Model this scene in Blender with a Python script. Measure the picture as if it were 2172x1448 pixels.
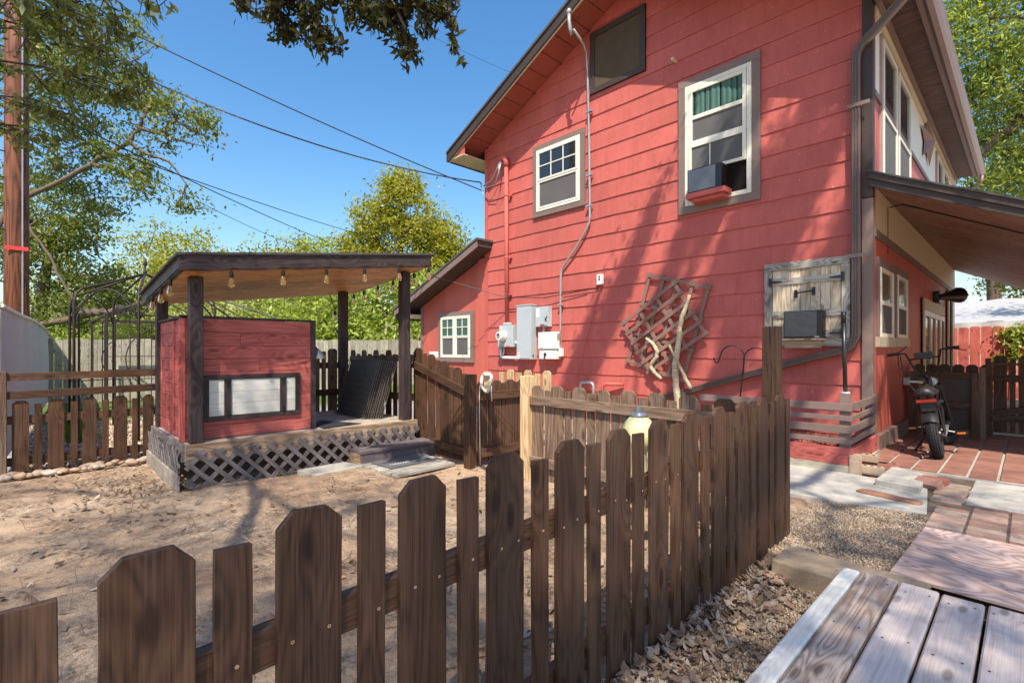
import bpy, bmesh, math, random
import numpy as np
from mathutils import Vector, Matrix, Quaternion
random.seed(7); RNG = np.random.default_rng(11)
for o in list(bpy.data.objects): bpy.data.objects.remove(o)
SC = bpy.context.scene; COL = SC.collection
R = math.radians
# ---------------------------------------------------------------- camera
CAMZ = 1.22
YAW = math.atan2(1099, 1057)
cd = bpy.data.cameras.new('camera'); cam = bpy.data.objects.new('camera', cd); COL.objects.link(cam)
cam.location = (0, 0, CAMZ); cam.rotation_euler = (R(90), 0, YAW)
cd.sensor_width = 36; cd.lens = 36 * 1057 / 2172; cd.shift_y = 18 / 2172
cd.clip_start = 0.02; cd.clip_end = 2000
SC.camera = cam
# ---------------------------------------------------------------- sky, sun, exposure
LIGHT = Vector((-.85, 1.0, -1.9)).normalized()
w = bpy.data.worlds.new('World'); SC.world = w; w.use_nodes = True
wn = w.node_tree.nodes; bgn = wn['Background']
sky = wn.new('ShaderNodeTexSky'); sky.sky_type = 'NISHITA'; sky.sun_disc = False
sky.sun_elevation = math.asin(-LIGHT.z); sky.sun_rotation = math.atan2(-LIGHT.x, -LIGHT.y)
sky.air_density = 1.25; sky.dust_density = 1.3; sky.ozone_density = 2.2
hs_ = wn.new('ShaderNodeHueSaturation'); hs_.inputs['Saturation'].default_value = 1.32
w.node_tree.links.new(sky.outputs[0], hs_.inputs['Color']); w.node_tree.links.new(hs_.outputs[0], bgn.inputs[0]); bgn.inputs[1].default_value = 0.096
sd = bpy.data.lights.new('sun', 'SUN'); sd.energy = 3.4; sd.angle = R(0.5); sd.color = (1, .93, .80)
sun = bpy.data.objects.new('sun', sd); COL.objects.link(sun)
sun.rotation_euler = LIGHT.to_track_quat('-Z', 'Y').to_euler(); sun.location = (6, -8, 14)
SC.view_settings.view_transform = 'Standard'; SC.view_settings.look = 'None'
SC.view_settings.exposure = 1.2; SC.view_settings.gamma = 1
SC.render.engine = 'CYCLES'
SC.cycles.max_bounces = 7; SC.cycles.diffuse_bounces = 4; SC.cycles.transparent_max_bounces = 8

# ---------------------------------------------------------------- mesh helpers
WM = {}
def place(o, M, parent=None):
    COL.objects.link(o)
    if parent is not None:
        o.parent = parent; o.matrix_basis = WM[parent].inverted() @ M
    else: o.matrix_basis = M
    WM[o] = M
    return o
def tag(o, label=None, cat=None, group=None, kind=None):
    if label: o['label'] = label
    if cat: o['category'] = cat
    if group: o['group'] = group
    if kind: o['kind'] = kind
    return o
def thing(name, loc, label, cat, group=None):
    o = bpy.data.objects.new(name, None); o.empty_display_size = .1
    place(o, Matrix.Translation(Vector(loc)))
    return tag(o, label, cat, group)
def frame(p0, p1, wd):
    x = (Vector(p1) - Vector(p0)).normalized(); y = Vector(wd); y = (y - x * x.dot(y)).normalized(); z = x.cross(y)
    M = Matrix(((x.x, y.x, z.x, 0), (x.y, y.y, z.y, 0), (x.z, y.z, z.z, 0), (0, 0, 0, 1)))
    return M
class MB:
    def __init__(s): s.v = []; s.f = []
    def add(s, vs, fs):
        n = len(s.v); s.v += [tuple(v) for v in vs]; s.f += [tuple(i + n for i in f) for f in fs]; return s
    def box(s, a, b):
        (x0, y0, z0), (x1, y1, z1) = a, b
        x0, x1 = min(x0, x1), max(x0, x1); y0, y1 = min(y0, y1), max(y0, y1); z0, z1 = min(z0, z1), max(z0, z1)
        return s.add([(x0,y0,z0),(x1,y0,z0),(x1,y1,z0),(x0,y1,z0),(x0,y0,z1),(x1,y0,z1),(x1,y1,z1),(x0,y1,z1)],
                     [(0,3,2,1),(4,5,6,7),(0,1,5,4),(1,2,6,5),(2,3,7,6),(3,0,4,7)])
    def bar(s, p0, p1, w, t, wd=(0,0,1)):
        M = frame(p0, p1, wd); L = (Vector(p1) - Vector(p0)).length; T = Matrix.Translation(Vector(p0)) @ M
        vs = [T @ Vector((x, y, z)) for z in (-t/2, t/2) for x, y in ((0,-w/2),(L,-w/2),(L,w/2),(0,w/2))]
        return s.add(vs, [(0,3,2,1),(4,5,6,7),(0,1,5,4),(1,2,6,5),(2,3,7,6),(3,0,4,7)])
    def prism(s, pts, ext):
        e = Vector(ext); n = len(pts); P = [Vector(p) for p in pts]
        nrm = Vector((0,0,0))
        for i in range(n): nrm += P[i].cross(P[(i+1) % n])
        if nrm.dot(e) > 0: P.reverse()
        return s.add(P + [p + e for p in P], [tuple(range(n)), tuple(range(2*n-1, n-1, -1))] + [((i+1) % n, i, n+i, n+(i+1) % n) for i in range(n)])
    def tube(s, pts, r, seg=8, caps=True):
        P = [Vector(p) for p in pts]; n = len(P); rs = r if isinstance(r, (list, tuple)) else [r] * n
        up = None; rings = []
        for i in range(n):
            t = (P[min(i+1, n-1)] - P[max(i-1, 0)]).normalized()
            if up is None: up = Vector((0,0,1)) if abs(t.z) < .9 else Vector((1,0,0))
            u = t.cross(up)
            if u.length < 1e-5: u = t.orthogonal()
            u.normalize(); v = u.cross(t); up = v
            rings.append([P[i] + (u * math.cos(a) + v * math.sin(a)) * rs[i] for a in (2*math.pi*k/seg for k in range(seg))])
        vs = [q for r_ in rings for q in r_]
        fs = [(i*seg+k, i*seg+(k+1) % seg, (i+1)*seg+(k+1) % seg, (i+1)*seg+k) for i in range(n-1) for k in range(seg)]
        if caps: fs += [tuple(range(seg-1, -1, -1)), tuple((n-1)*seg+k for k in range(seg))]
        return s.add(vs, fs)
    def lathe(s, prof, c, seg=16, axis=(0,0,1)):
        M = Vector((0,0,1)).rotation_difference(Vector(axis)).to_matrix(); c = Vector(c)
        vs = [c + M @ Vector((r*math.cos(2*math.pi*k/seg), r*math.sin(2*math.pi*k/seg), z)) for r, z in prof for k in range(seg)]
        n = len(prof)
        fs = [(i*seg+k, i*seg+(k+1) % seg, (i+1)*seg+(k+1) % seg, (i+1)*seg+k) for i in range(n-1) for k in range(seg)]
        fs += [tuple(range(seg-1, -1, -1)), tuple((n-1)*seg+k for k in range(seg))]
        return s.add(vs, fs)
    def build(s, name, m, parent=None, origin=None, smooth=False, bevel=0, seg=2):
        vs = np.array(s.v, dtype=float)
        if origin is None: origin = (vs.min(0) + vs.max(0)) / 2 if parent is not None else Vector(((vs[:,0].min()+vs[:,0].max())/2, (vs[:,1].min()+vs[:,1].max())/2, vs[:,2].min()))
        origin = Vector(origin)
        me = bpy.data.meshes.new(name); me.from_pydata([Vector(v) - origin for v in s.v], [], s.f)
        if bevel:
            bm = bmesh.new(); bm.from_mesh(me)
            bmesh.ops.bevel(bm, geom=[e for e in bm.edges if len(e.link_faces) == 2 and e.calc_face_angle(0) > .5], offset=bevel, segments=seg, affect='EDGES', profile=.6)
            bm.to_mesh(me); bm.free()
        if smooth:
            me.polygons.foreach_set('use_smooth', [True] * len(me.polygons))
            if smooth != 1: me.set_sharp_from_angle(angle=R(smooth))
        me.materials.append(m)
        return place(bpy.data.objects.new(name, me), Matrix.Translation(origin), parent)
MESH = {}
def plank_mesh(L, w, t, m, bevel, ear=0, var=0, jit=0):
    k = (round(L, 3), round(w, 4), round(t, 4), m.name, bevel, ear, var)
    if k in MESH: return MESH[k]
    b = MB()
    if ear or jit:
        rr = random.Random(var * 31 + 5); n = 7
        side = lambda sgn: [(L2, sgn * (w/2 + rr.uniform(-jit, jit)), 0) for L2 in [i * (L - ear) / n for i in range(n)]]
        pts = side(-1) + [(L - ear, -w/2, 0)]
        if ear: pts += [(L + rr.uniform(-jit, jit), -w/2 + ear, 0), (L + rr.uniform(-jit, jit), w/2 - ear, 0), (L - ear, w/2, 0)]
        else: pts += [(L, -w/2, 0), (L + rr.uniform(-jit, jit), w/2, 0)]
        pts += side(1)[::-1]
        b.prism(pts, (0, 0, t)); b.v = [(x, y, z - t/2) for x, y, z in b.v]
    else: b.box((0, -w/2, -t/2), (L, w/2, t/2))
    me = bpy.data.meshes.new('plank'); me.from_pydata(b.v, [], b.f)
    if bevel:
        bm = bmesh.new(); bm.from_mesh(me)
        bmesh.ops.bevel(bm, geom=[e for e in bm.edges if e.calc_face_angle(0) > .3], offset=bevel, segments=1, affect='EDGES')
        bm.to_mesh(me); bm.free()
    me.materials.append(m); MESH[k] = me
    return me
def plank(name, m, parent, p0, p1, w, t, wd=(0,0,1), bevel=.002, ear=0, var=0, jit=0):
    """a board from p0 to p1 (centre line); width along wd; grain along its local X"""
    L = (Vector(p1) - Vector(p0)).length
    M = Matrix.Translation(Vector(p0)) @ frame(p0, p1, wd)
    return place(bpy.data.objects.new(name, plank_mesh(L, w, t, m, bevel, ear, var, jit)), M, parent)
def boxo(name, m, parent, a, b, bevel=.003, seg=2, smooth=False):
    return MB().box(a, b).build(name, m, parent, bevel=bevel, seg=seg, smooth=smooth)
def mesh_np(name, V, Fc, m, parent=None, kind=None, smooth=False):
    me = bpy.data.meshes.new(name); V = np.asarray(V, dtype=np.float32); Fc = np.asarray(Fc, dtype=np.int32); k = Fc.shape[1]
    me.vertices.add(len(V)); me.vertices.foreach_set('co', V.ravel())
    me.loops.add(Fc.size); me.loops.foreach_set('vertex_index', Fc.ravel())
    me.polygons.add(len(Fc)); me.polygons.foreach_set('loop_start', np.arange(0, Fc.size, k, dtype=np.int32))
    me.update(calc_edges=True); me.validate()
    if smooth: me.polygons.foreach_set('use_smooth', [True] * len(me.polygons))
    me.materials.append(m)
    o = place(bpy.data.objects.new(name, me), Matrix.Identity(4), parent)
    if kind: o['kind'] = kind
    return o
# ray / plane: where a line of sight meets a real plane of the place (used to set out distances)
FW = Vector((-math.sin(YAW), math.cos(YAW), 0)); RT = Vector((math.cos(YAW), math.sin(YAW), 0))
def ray(px, py): return FW + RT * ((px - 1086) / 1057) + Vector((0, 0, (742 - py) / 1057))
def atX(px, py, X): v = ray(px, py); t = X / v.x; return Vector((X, v.y * t, CAMZ + v.z * t))
def atY(px, py, Y): v = ray(px, py); t = Y / v.y; return Vector((v.x * t, Y, CAMZ + v.z * t))
def atZ(px, py, Z): v = ray(px, py); t = (Z - CAMZ) / v.z; return Vector((v.x * t, v.y * t, Z))
def atD(px, py, D): v = ray(px, py); return Vector((0, 0, CAMZ)) + v * D
# ---------------------------------------------------------------- materials
def newmat(name):
    m = bpy.data.materials.new(name); m.use_nodes = True; nt = m.node_tree
    return m, nt, nt.nodes, nt.links, nt.nodes['Principled BSDF']
def N(nt, t, ins=None, **props):
    n = nt.nodes.new(t)
    for k, v in props.items(): setattr(n, k, v)
    for k, v in (ins or {}).items():
        if hasattr(v, 'is_output') or isinstance(v, bpy.types.NodeSocket): nt.links.new(v, n.inputs[k])
        else: n.inputs[k].default_value = v
    return n
def ramp(nt, fac, stops):
    n = nt.nodes.new('ShaderNodeValToRGB'); nt.links.new(fac, n.inputs[0]); cr = n.color_ramp
    while len(cr.elements) < len(stops): cr.elements.new(.5)
    for e, (p, c) in zip(cr.elements, stops): e.position = p; e.color = (*c, 1) if len(c) == 3 else c
    return n.outputs[0]
def mixc(nt, fac, a, b, mode='MIX'):
    n = nt.nodes.new('ShaderNodeMix'); n.data_type = 'RGBA'; n.blend_type = mode
    for i, v in ((0, fac), (6, a), (7, b)):
        if isinstance(v, bpy.types.NodeSocket): nt.links.new(v, n.inputs[i])
        else: n.inputs[i].default_value = v if i == 0 else ((*v, 1) if len(v) == 3 else v)
    return n.outputs[2]
def math2(nt, op, a, b=0.0, c=None):
    n = nt.nodes.new('ShaderNodeMath'); n.operation = op
    for i, v in enumerate((a, b) if c is None else (a, b, c)):
        if isinstance(v, bpy.types.NodeSocket): nt.links.new(v, n.inputs[i])
        else: n.inputs[i].default_value = v
    return n.outputs[0]
def coords(nt, scale=(1,1,1), rnd=True):
    tc = nt.nodes.new('ShaderNodeTexCoord'); v = tc.outputs['Object']
    if rnd:
        oi = nt.nodes.new('ShaderNodeObjectInfo')
        k = N(nt, 'ShaderNodeVectorMath', {0: (37.1, 17.7, 51.3)}, operation='SCALE'); nt.links.new(oi.outputs['Random'], k.inputs['Scale'])
        v = N(nt, 'ShaderNodeVectorMath', {0: v, 1: k.outputs[0]}, operation='ADD').outputs[0]
    mp = N(nt, 'ShaderNodeMapping', {0: v}); mp.inputs['Scale'].default_value = scale
    return mp.outputs[0]
def noise(nt, vec, scale, detail=4, rough=.55, dist=0):
    return N(nt, 'ShaderNodeTexNoise', {'Vector': vec, 'Scale': scale, 'Detail': detail, 'Roughness': rough, 'Distortion': dist}).outputs['Fac']
def bump(nt, bs, h, strength, dist=.01):
    b = N(nt, 'ShaderNodeBump', {'Strength': strength, 'Distance': dist, 'Height': h}); nt.links.new(b.outputs[0], bs.inputs['Normal'])
def sc3(c, k): return tuple(min(1, x * k) for x in c)
def paint(name, col, rough=.5, var=.12, scale=2.5, bstr=.15, bscale=60, metal=0, dirt=None, dirtamt=.35, spec=.35, objvar=.0, stretch=(1,1,1), fine=.06):
    m, nt, ns, lk, bs = newmat(name)
    v = coords(nt, stretch)
    n1 = noise(nt, v, scale, 5); n2 = noise(nt, v, bscale, 3)
    c = ramp(nt, n1, [(.3, sc3(col, 1 - var)), (.7, sc3(col, 1 + var))])
    c = mixc(nt, fine * 6, c, ramp(nt, n2, [(.35, sc3(col, .8)), (.65, sc3(col, 1.15))]))
    if dirt:
        n3 = noise(nt, v, scale * 2.3, 6, .7)
        f = math2(nt, 'MULTIPLY', ramp(nt, n3, [(.52, (0,0,0)), (.72, (1,1,1))]), dirtamt)
        c = mixc(nt, f, c, dirt)
    if objvar:
        oi = nt.nodes.new('ShaderNodeObjectInfo')
        h = N(nt, 'ShaderNodeHueSaturation', {'Color': c}); lk.new(math2(nt, 'MULTIPLY_ADD', oi.outputs['Random'], objvar * 2, 1 - objvar), h.inputs['Value']); c = h.outputs[0]
    lk.new(c, bs.inputs['Base Color'])
    lk.new(math2(nt, 'MULTIPLY_ADD', n1, .2, rough - .1), bs.inputs['Roughness'])
    bs.inputs['Metallic'].default_value = metal; bs.inputs['Specular IOR Level'].default_value = spec
    if bstr: bump(nt, bs, n2, bstr, .004)
    return m
def wood(name, dark, light, rough=.65, bstr=.35, freq=1.0, worn=None, wornamt=.5, knots=True, objvar=.15, ringmix=.5, asp=(.55, 6), turns=80.0):
    m, nt, ns, lk, bs = newmat(name)
    v = coords(nt, (1, 1, 1))
    a = N(nt, 'ShaderNodeMapping', {0: v}); a.inputs['Scale'].default_value = (asp[0] * freq, asp[1] * freq, asp[1] * freq)
    b = N(nt, 'ShaderNodeMapping', {0: v}); b.inputs['Scale'].default_value = (3.0 * freq, 230 * freq, 230 * freq)
    low = noise(nt, a.outputs[0], 1.0, 2, .45, .6)
    kv = N(nt, 'ShaderNodeMapping', {0: v}); kv.inputs['Scale'].default_value = (1.9 * freq, 5.2 * freq, 5.2 * freq)
    vor = N(nt, 'ShaderNodeTexVoronoi', {'Vector': kv.outputs[0], 'Scale': 1.0}, voronoi_dimensions='2D'); kd = vor.outputs['Distance']
    kn = ramp(nt, kd, [(.05, (1,1,1)), (.11, (0,0,0))]) if knots else None
    ph = math2(nt, 'MULTIPLY', low, turns)
    if knots: ph = math2(nt, 'ADD', ph, math2(nt, 'MULTIPLY', ramp(nt, kd, [(.0, (1,1,1)), (.38, (0,0,0))]), 16.0))
    rings = math2(nt, 'POWER', math2(nt, 'MULTIPLY_ADD', math2(nt, 'SINE', ph), .5, .5), .6)
    fine = noise(nt, b.outputs[0], 1.0, 3, .6)
    g = math2(nt, 'ADD', math2(nt, 'MULTIPLY', rings, ringmix), math2(nt, 'MULTIPLY', fine, 1 - ringmix))
    c = ramp(nt, g, [(.26, dark), (.5, tuple((x + y) / 2 for x, y in zip(dark, light))), (.74, light)])
    blot = noise(nt, v, 2.2, 4, .6)
    c = mixc(nt, .55, c, ramp(nt, blot, [(.3, (.55,.55,.55)), (.7, (1.35,1.35,1.35))]), 'MULTIPLY')
    if worn:
        wn_ = math2(nt, 'ADD', math2(nt, 'MULTIPLY', noise(nt, a.outputs[0], 1.7, 5, .65), .75), math2(nt, 'MULTIPLY', fine, .35))
        c = mixc(nt, math2(nt, 'MULTIPLY', ramp(nt, wn_, [(.5, (0,0,0)), (.66, (1,1,1))]), wornamt), c, worn)
    if knots:
        ck = N(nt, 'ShaderNodeMapping', {0: v}); ck.inputs['Scale'].default_value = (1.6 * freq, 70 * freq, 70 * freq)
        c = mixc(nt, math2(nt, 'MULTIPLY', ramp(nt, noise(nt, ck.outputs[0], 1.0, 2, .5), [(.70, (0,0,0)), (.74, (1,1,1))]), .75), c, sc3(dark, .35))
        c = mixc(nt, math2(nt, 'MULTIPLY', kn, .75), c, sc3(dark, .45))
    oi = nt.nodes.new('ShaderNodeObjectInfo')
    h = N(nt, 'ShaderNodeHueSaturation', {'Color': c}); lk.new(math2(nt, 'MULTIPLY_ADD', oi.outputs['Random'], objvar * 2, 1 - objvar), h.inputs['Value'])
    lk.new(h.outputs[0], bs.inputs['Base Color']); bs.inputs['Roughness'].default_value = rough; bs.inputs['Specular IOR Level'].default_value = .3
    bump(nt, bs, g, bstr, .003)
    return m
def leafmat(name, cols, trans=.35, rough=.45, spec=.35):
    m, nt, ns, lk, bs = newmat(name)
    gi = nt.nodes.new('ShaderNodeNewGeometry')
    c = ramp(nt, gi.outputs['Random Per Island'], [(i / (len(cols) - 1), k) for i, k in enumerate(cols)])
    lk.new(c, bs.inputs['Base Color']); bs.inputs['Roughness'].default_value = rough; bs.inputs['Specular IOR Level'].default_value = spec
    if trans:
        tr = nt.nodes.new('ShaderNodeBsdfTranslucent')
        lk.new(mixc(nt, 1, c, (1.5, 1.45, .5), 'MULTIPLY'), tr.inputs[0])
        mx = nt.nodes.new('ShaderNodeMixShader'); mx.inputs[0].default_value = trans
        lk.new(bs.outputs[0], mx.inputs[1]); lk.new(tr.outputs[0], mx.inputs[2]); lk.new(mx.outputs[0], nt.nodes['Material Output'].inputs[0])
    return m
def stonemat(name, cols, rough=.8, bscale=40, bstr=.4):
    m, nt, ns, lk, bs = newmat(name)
    gi = nt.nodes.new('ShaderNodeNewGeometry'); oi = nt.nodes.new('ShaderNodeObjectInfo')
    rn = math2(nt, 'FRACT', math2(nt, 'ADD', gi.outputs['Random Per Island'], oi.outputs['Random']))
    c = ramp(nt, rn, [(i / (len(cols) - 1), k) for i, k in enumerate(cols)])
    n2 = noise(nt, coords(nt), bscale, 5, .65)
    c = mixc(nt, .5, c, ramp(nt, n2, [(.3, (.6,.6,.6)), (.7, (1.3,1.3,1.3))]), 'MULTIPLY')
    lk.new(c, bs.inputs['Base Color']); bs.inputs['Roughness'].default_value = rough
    bump(nt, bs, n2, bstr, .006)
    return m
def plain(name, col, rough=.4, metal=0, spec=.4):
    m, nt, ns, lk, bs = newmat(name)
    n1 = noise(nt, coords(nt), 9, 4)
    lk.new(ramp(nt, n1, [(.3, sc3(col, .85)), (.7, sc3(col, 1.15))]), bs.inputs['Base Color'])
    lk.new(math2(nt, 'MULTIPLY_ADD', n1, .2, rough - .1), bs.inputs['Roughness'])
    bs.inputs['Metallic'].default_value = metal; bs.inputs['Specular IOR Level'].default_value = spec
    return m
# ---- the palette
RED = (.495, .116, .096)
def sidingmat():
    m, nt, ns, lk, bs = newmat('red_siding_paint'); v = coords(nt)
    def st(sc): mp = N(nt, 'ShaderNodeMapping', {0: v}); mp.inputs['Scale'].default_value = sc; return mp.outputs[0]
    big = noise(nt, v, .9, 5, .6); streak = noise(nt, st((7, 7, .7)), 1.6, 5, .65); fine = noise(nt, st((60, 60, 6)), 2.0, 3, .6)
    c = ramp(nt, big, [(.3, sc3(RED, .84)), (.7, sc3(RED, 1.12))])
    c = mixc(nt, .5, c, ramp(nt, streak, [(.3, (.82,.8,.8)), (.7, (1.14,1.17,1.17))]), 'MULTIPLY')
    c = mixc(nt, .35, c, ramp(nt, fine, [(.35, (.8,.8,.8)), (.65, (1.15,1.15,1.15))]), 'MULTIPLY')
    dirty = math2(nt, 'MULTIPLY', ramp(nt, noise(nt, st((5, 5, .5)), 2.2, 6, .7), [(.56, (0,0,0)), (.74, (1,1,1))]), .3)
    c = mixc(nt, dirty, c, (.30,.075,.06))
    sp_ = N(nt, 'ShaderNodeSeparateXYZ', {0: v}); cb_ = N(nt, 'ShaderNodeCombineXYZ', {0: sp_.outputs[0], 1: math2(nt, 'MULTIPLY', sp_.outputs[2], .45)}); vo = N(nt, 'ShaderNodeTexVoronoi', {'Vector': cb_.outputs[0], 'Scale': 3.2}, voronoi_dimensions='2D'); chip = math2(nt, 'LESS_THAN', vo.outputs['Distance'], .011)
    c = mixc(nt, math2(nt, 'MULTIPLY', chip, .8), c, (.72,.58,.52))
    oi = nt.nodes.new('ShaderNodeObjectInfo'); h = N(nt, 'ShaderNodeHueSaturation', {'Color': c}); lk.new(math2(nt, 'MULTIPLY_ADD', oi.outputs['Random'], .05, .975), h.inputs['Value'])
    lk.new(h.outputs[0], bs.inputs['Base Color']); lk.new(math2(nt, 'MULTIPLY_ADD', streak, .25, .5), bs.inputs['Roughness']); bs.inputs['Specular IOR Level'].default_value = .25
    bump(nt, bs, math2(nt, 'ADD', fine, math2(nt, 'MULTIPLY', big, 2.0)), .35, .006)
    return m
M_red = sidingmat()
M_redv = paint('red_vertical_paint', (.48, .11, .08), .5, .12, 2, .2, 70, stretch=(1,1,.3), objvar=.08)
M_trim = paint('brown_trim_paint', (.205, .14, .118), .5, .12, 3, .2, 80, objvar=.06)
M_trimd = paint('dark_brown_paint', (.055, .036, .029), .5, .15, 3, .2, 80, objvar=.08)
M_post = wood('dark_purple_stain', (.028,.018,.018), (.075,.05,.048), .55, .3, objvar=.12, ringmix=.35)
M_fence = wood('walnut_fence_stain', (.038,.016,.008), (.118,.056,.029), .6, .5, objvar=.25, ringmix=.26, worn=(.15,.095,.065), wornamt=.3)
M_fence2 = wood('walnut_stain_weathered_sunlit', (.075,.042,.026), (.20,.125,.082), .65, .4, objvar=.2, ringmix=.35, worn=(.33,.25,.19), wornamt=.4)  # weathered stain, with the sunlit tone also put into its colour
M_newpost = wood('pale_new_pine', (.42,.27,.13), (.66,.47,.27), .65, .3, objvar=.05, ringmix=.4)
M_grey = wood('weathered_grey_wood', (.19,.165,.135), (.46,.42,.36), .8, .4, objvar=.2, ringmix=.4)
M_greyy = wood('weathered_fence_board', (.27,.23,.17), (.5,.45,.35), .8, .3, objvar=.18, ringmix=.3)
M_cedar = wood('cedar_ceiling_board', (.34,.13,.04), (.70,.34,.12), .5, .2, objvar=.15, ringmix=.45)
M_porch = wood('porch_ceiling_board', (.21,.115,.08), (.38,.23,.165), .55, .2, objvar=.12, ringmix=.5)
M_redwood = wood('red_stained_pine', (.36,.075,.06), (.52,.135,.11), .55, .25, objvar=.1, ringmix=.4)
M_white = wood('white_painted_board', (.66,.63,.54), (.78,.75,.66), .8, .1, objvar=.04, ringmix=.3, knots=False)
M_deckw = wood('worn_white_deck_plank', (.62,.58,.53), (.80,.77,.72), .75, .5, worn=(.82,.80,.78), wornamt=.5, objvar=.05, ringmix=.25)
M_deckb = wood('bare_brown_deck_plank', (.26,.16,.11), (.56,.43,.35), .75, .6, worn=(.66,.58,.53), wornamt=.6, objvar=.04, ringmix=.36)
M_deckp = wood('pinkish_worn_deck_plank', (.53,.40,.34), (.70,.56,.49), .75, .5, worn=(.76,.67,.61), wornamt=.5, objvar=.1, ringmix=.22)
M_ply = wood('pink_plywood', (.44,.28,.22), (.66,.47,.39), .7, .25, freq=1, knots=False, objvar=.02, ringmix=.62, asp=(1.5, 3.6), turns=95.0)
M_latt = wood('grey_lattice_wood', (.10,.082,.075), (.215,.185,.175), .75, .3, objvar=.12, ringmix=.3, knots=False)
M_deckgrey = wood('sandy_deck_board', (.27,.21,.165), (.45,.38,.31), .8, .3, objvar=.12, ringmix=.3, knots=False)
M_beam = wood('tan_rim_beam', (.20,.125,.075), (.42,.29,.19), .7, .3, objvar=.1, ringmix=.45)
M_step = wood('mauve_painted_step', (.115,.085,.09), (.175,.14,.145), .55, .15, objvar=.03, ringmix=.3, knots=False)
M_drift = wood('driftwood', (.30,.23,.14), (.54,.46,.32), .8, .5, objvar=.1, ringmix=.35, knots=False)
M_vinyl = paint('almond_vinyl', (.72,.69,.58), .35, .04, 3, .02, 30)
M_glass = plain('window_glass', (.018,.022,.024), .06, 0, .8)
M_glassg = plain('green_tinted_glass', (.03,.085,.075), .06, 0, .8)
M_screen = paint('insect_screen', (.105,.10,.098), .7, .1, 4, .3, 350)
M_vent = paint('brown_vent_mesh', (.085,.058,.036), .8, .25, 5, .5, 240)
M_curt = paint('green_curtain', (.055,.13,.105), .7, .2, 6, .3, 40, stretch=(8,8,.5))
M_dark = plain('dark_interior', (.012,.009,.009), .8, 0, .1)
M_black = plain('black_metal', (.016,.014,.014), .35, 0, .5)
M_iron = paint('dark_brown_iron', (.035,.024,.02), .55, .3, 8, .2, 60)
M_rubber = paint('tyre_rubber', (.02,.019,.02), .75, .2, 8, .4, 60)
M_galv = paint('grey_enamel', (.42,.455,.475), .35, .05, 3, .0, 30, fine=.0, dirt=(.3,.31,.31), dirtamt=.25)
M_galvd = paint('galvanised_conduit', (.42,.42,.43), .32, .15, 6, .1, 50, metal=.55)
M_plast = paint('white_plastic', (.72,.72,.67), .4, .04, 4, .02, 30)
M_hose = plain('white_hose', (.62,.60,.55), .45)
M_down = paint('brown_downspout_enamel', (.125,.083,.068), .33, .1, 3, .05, 30, spec=.5)
M_shing = paint('asphalt_shingle', (.075,.068,.065), .9, .3, 12, .8, 160, objvar=.25)
M_fascw = paint('cream_board', (.60,.52,.36), .55, .06, 3, .1, 60)
M_cream = paint('cream_wall_panel', (.68,.67,.60), .55, .05, 3, .1, 60)
M_pink = paint('red_panel', (.42,.10,.085), .5, .06, 3, .1, 60)
M_gutter = paint('pinkish_brown_gutter', (.36,.255,.235), .4, .1, 3, .08, 40)
M_soffit = wood('brown_soffit_ply', (.07,.037,.028), (.13,.075,.058), .6, .25, freq=.7, objvar=.05, ringmix=.5, knots=False)
M_conc = paint('pale_concrete', (.46,.42,.36), .85, .12, 3, .5, 50, dirt=(.30,.26,.21), dirtamt=.45)
M_concd = paint('brown_grey_concrete', (.36,.265,.18), .9, .15, 4, .8, 70, dirt=(.12,.09,.06), dirtamt=.5)
M_tile = paint('red_patio_tile', (.265,.122,.09), .55, .18, 4, .25, 50, dirt=(.42,.25,.2), dirtamt=.3, objvar=.14)
M_grout = paint('pale_grout', (.38,.34,.29), .9, .1, 10, .4, 80)
M_brick = stonemat('red_brick', [(.32,.10,.065), (.40,.16,.11), (.36,.2,.15)], .85, 60, .4)
M_brickp = stonemat('pinkish_paver', [(.20,.10,.075), (.48,.32,.24), (.30,.17,.125), (.44,.34,.27)], .85, 50, .4)
M_brickt = stonemat('tan_grey_brick', [(.42,.30,.20), (.36,.25,.18), (.45,.34,.24)], .85, 60, .4)
M_terr = paint('terracotta_insert', (.30,.15,.095), .6, .2, 5, .5, 40, dirt=(.4,.3,.22), dirtamt=.3)
M_peb = stonemat('pea_gravel', [(.20,.12,.07), (.36,.25,.16), (.50,.39,.27), (.30,.19,.12), (.58,.5,.4)], .8, 60, .2)
M_rock = stonemat('river_stone', [(.33,.22,.15), (.45,.34,.25), (.38,.25,.15), (.52,.45,.37)], .8, 18, .35)
M_bark = paint('grey_bark', (.13,.095,.07), .9, .35, 5, 1, 40, stretch=(1,1,.4))
M_twig = plain('dark_twig', (.045,.03,.024), .8)
M_pole = wood('creosote_pole', (.05,.016,.008), (.21,.075,.036), .6, .6, freq=.7, objvar=.02, ringmix=.35, knots=False)
M_cable = plain('black_cable', (.014,.014,.014), .5)
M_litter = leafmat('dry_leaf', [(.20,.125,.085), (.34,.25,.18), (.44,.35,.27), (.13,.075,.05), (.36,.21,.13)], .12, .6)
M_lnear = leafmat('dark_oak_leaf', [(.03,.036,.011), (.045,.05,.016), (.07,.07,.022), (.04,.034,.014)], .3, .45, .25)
M_lmid = leafmat('backlit_oak_leaf', [(.07,.09,.02), (.115,.14,.034), (.17,.19,.05), (.10,.095,.028)], .4, .4, .3)  # same oak's leaf, base colour lightened for the backlit left sprays
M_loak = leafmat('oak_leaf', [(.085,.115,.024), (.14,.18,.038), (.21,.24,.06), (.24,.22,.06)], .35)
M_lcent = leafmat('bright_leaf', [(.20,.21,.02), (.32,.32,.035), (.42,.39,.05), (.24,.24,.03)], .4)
M_lback = leafmat('background_leaf', [(.2,.25,.04), (.31,.38,.07), (.40,.46,.11), (.25,.30,.05)], .4)
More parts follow.
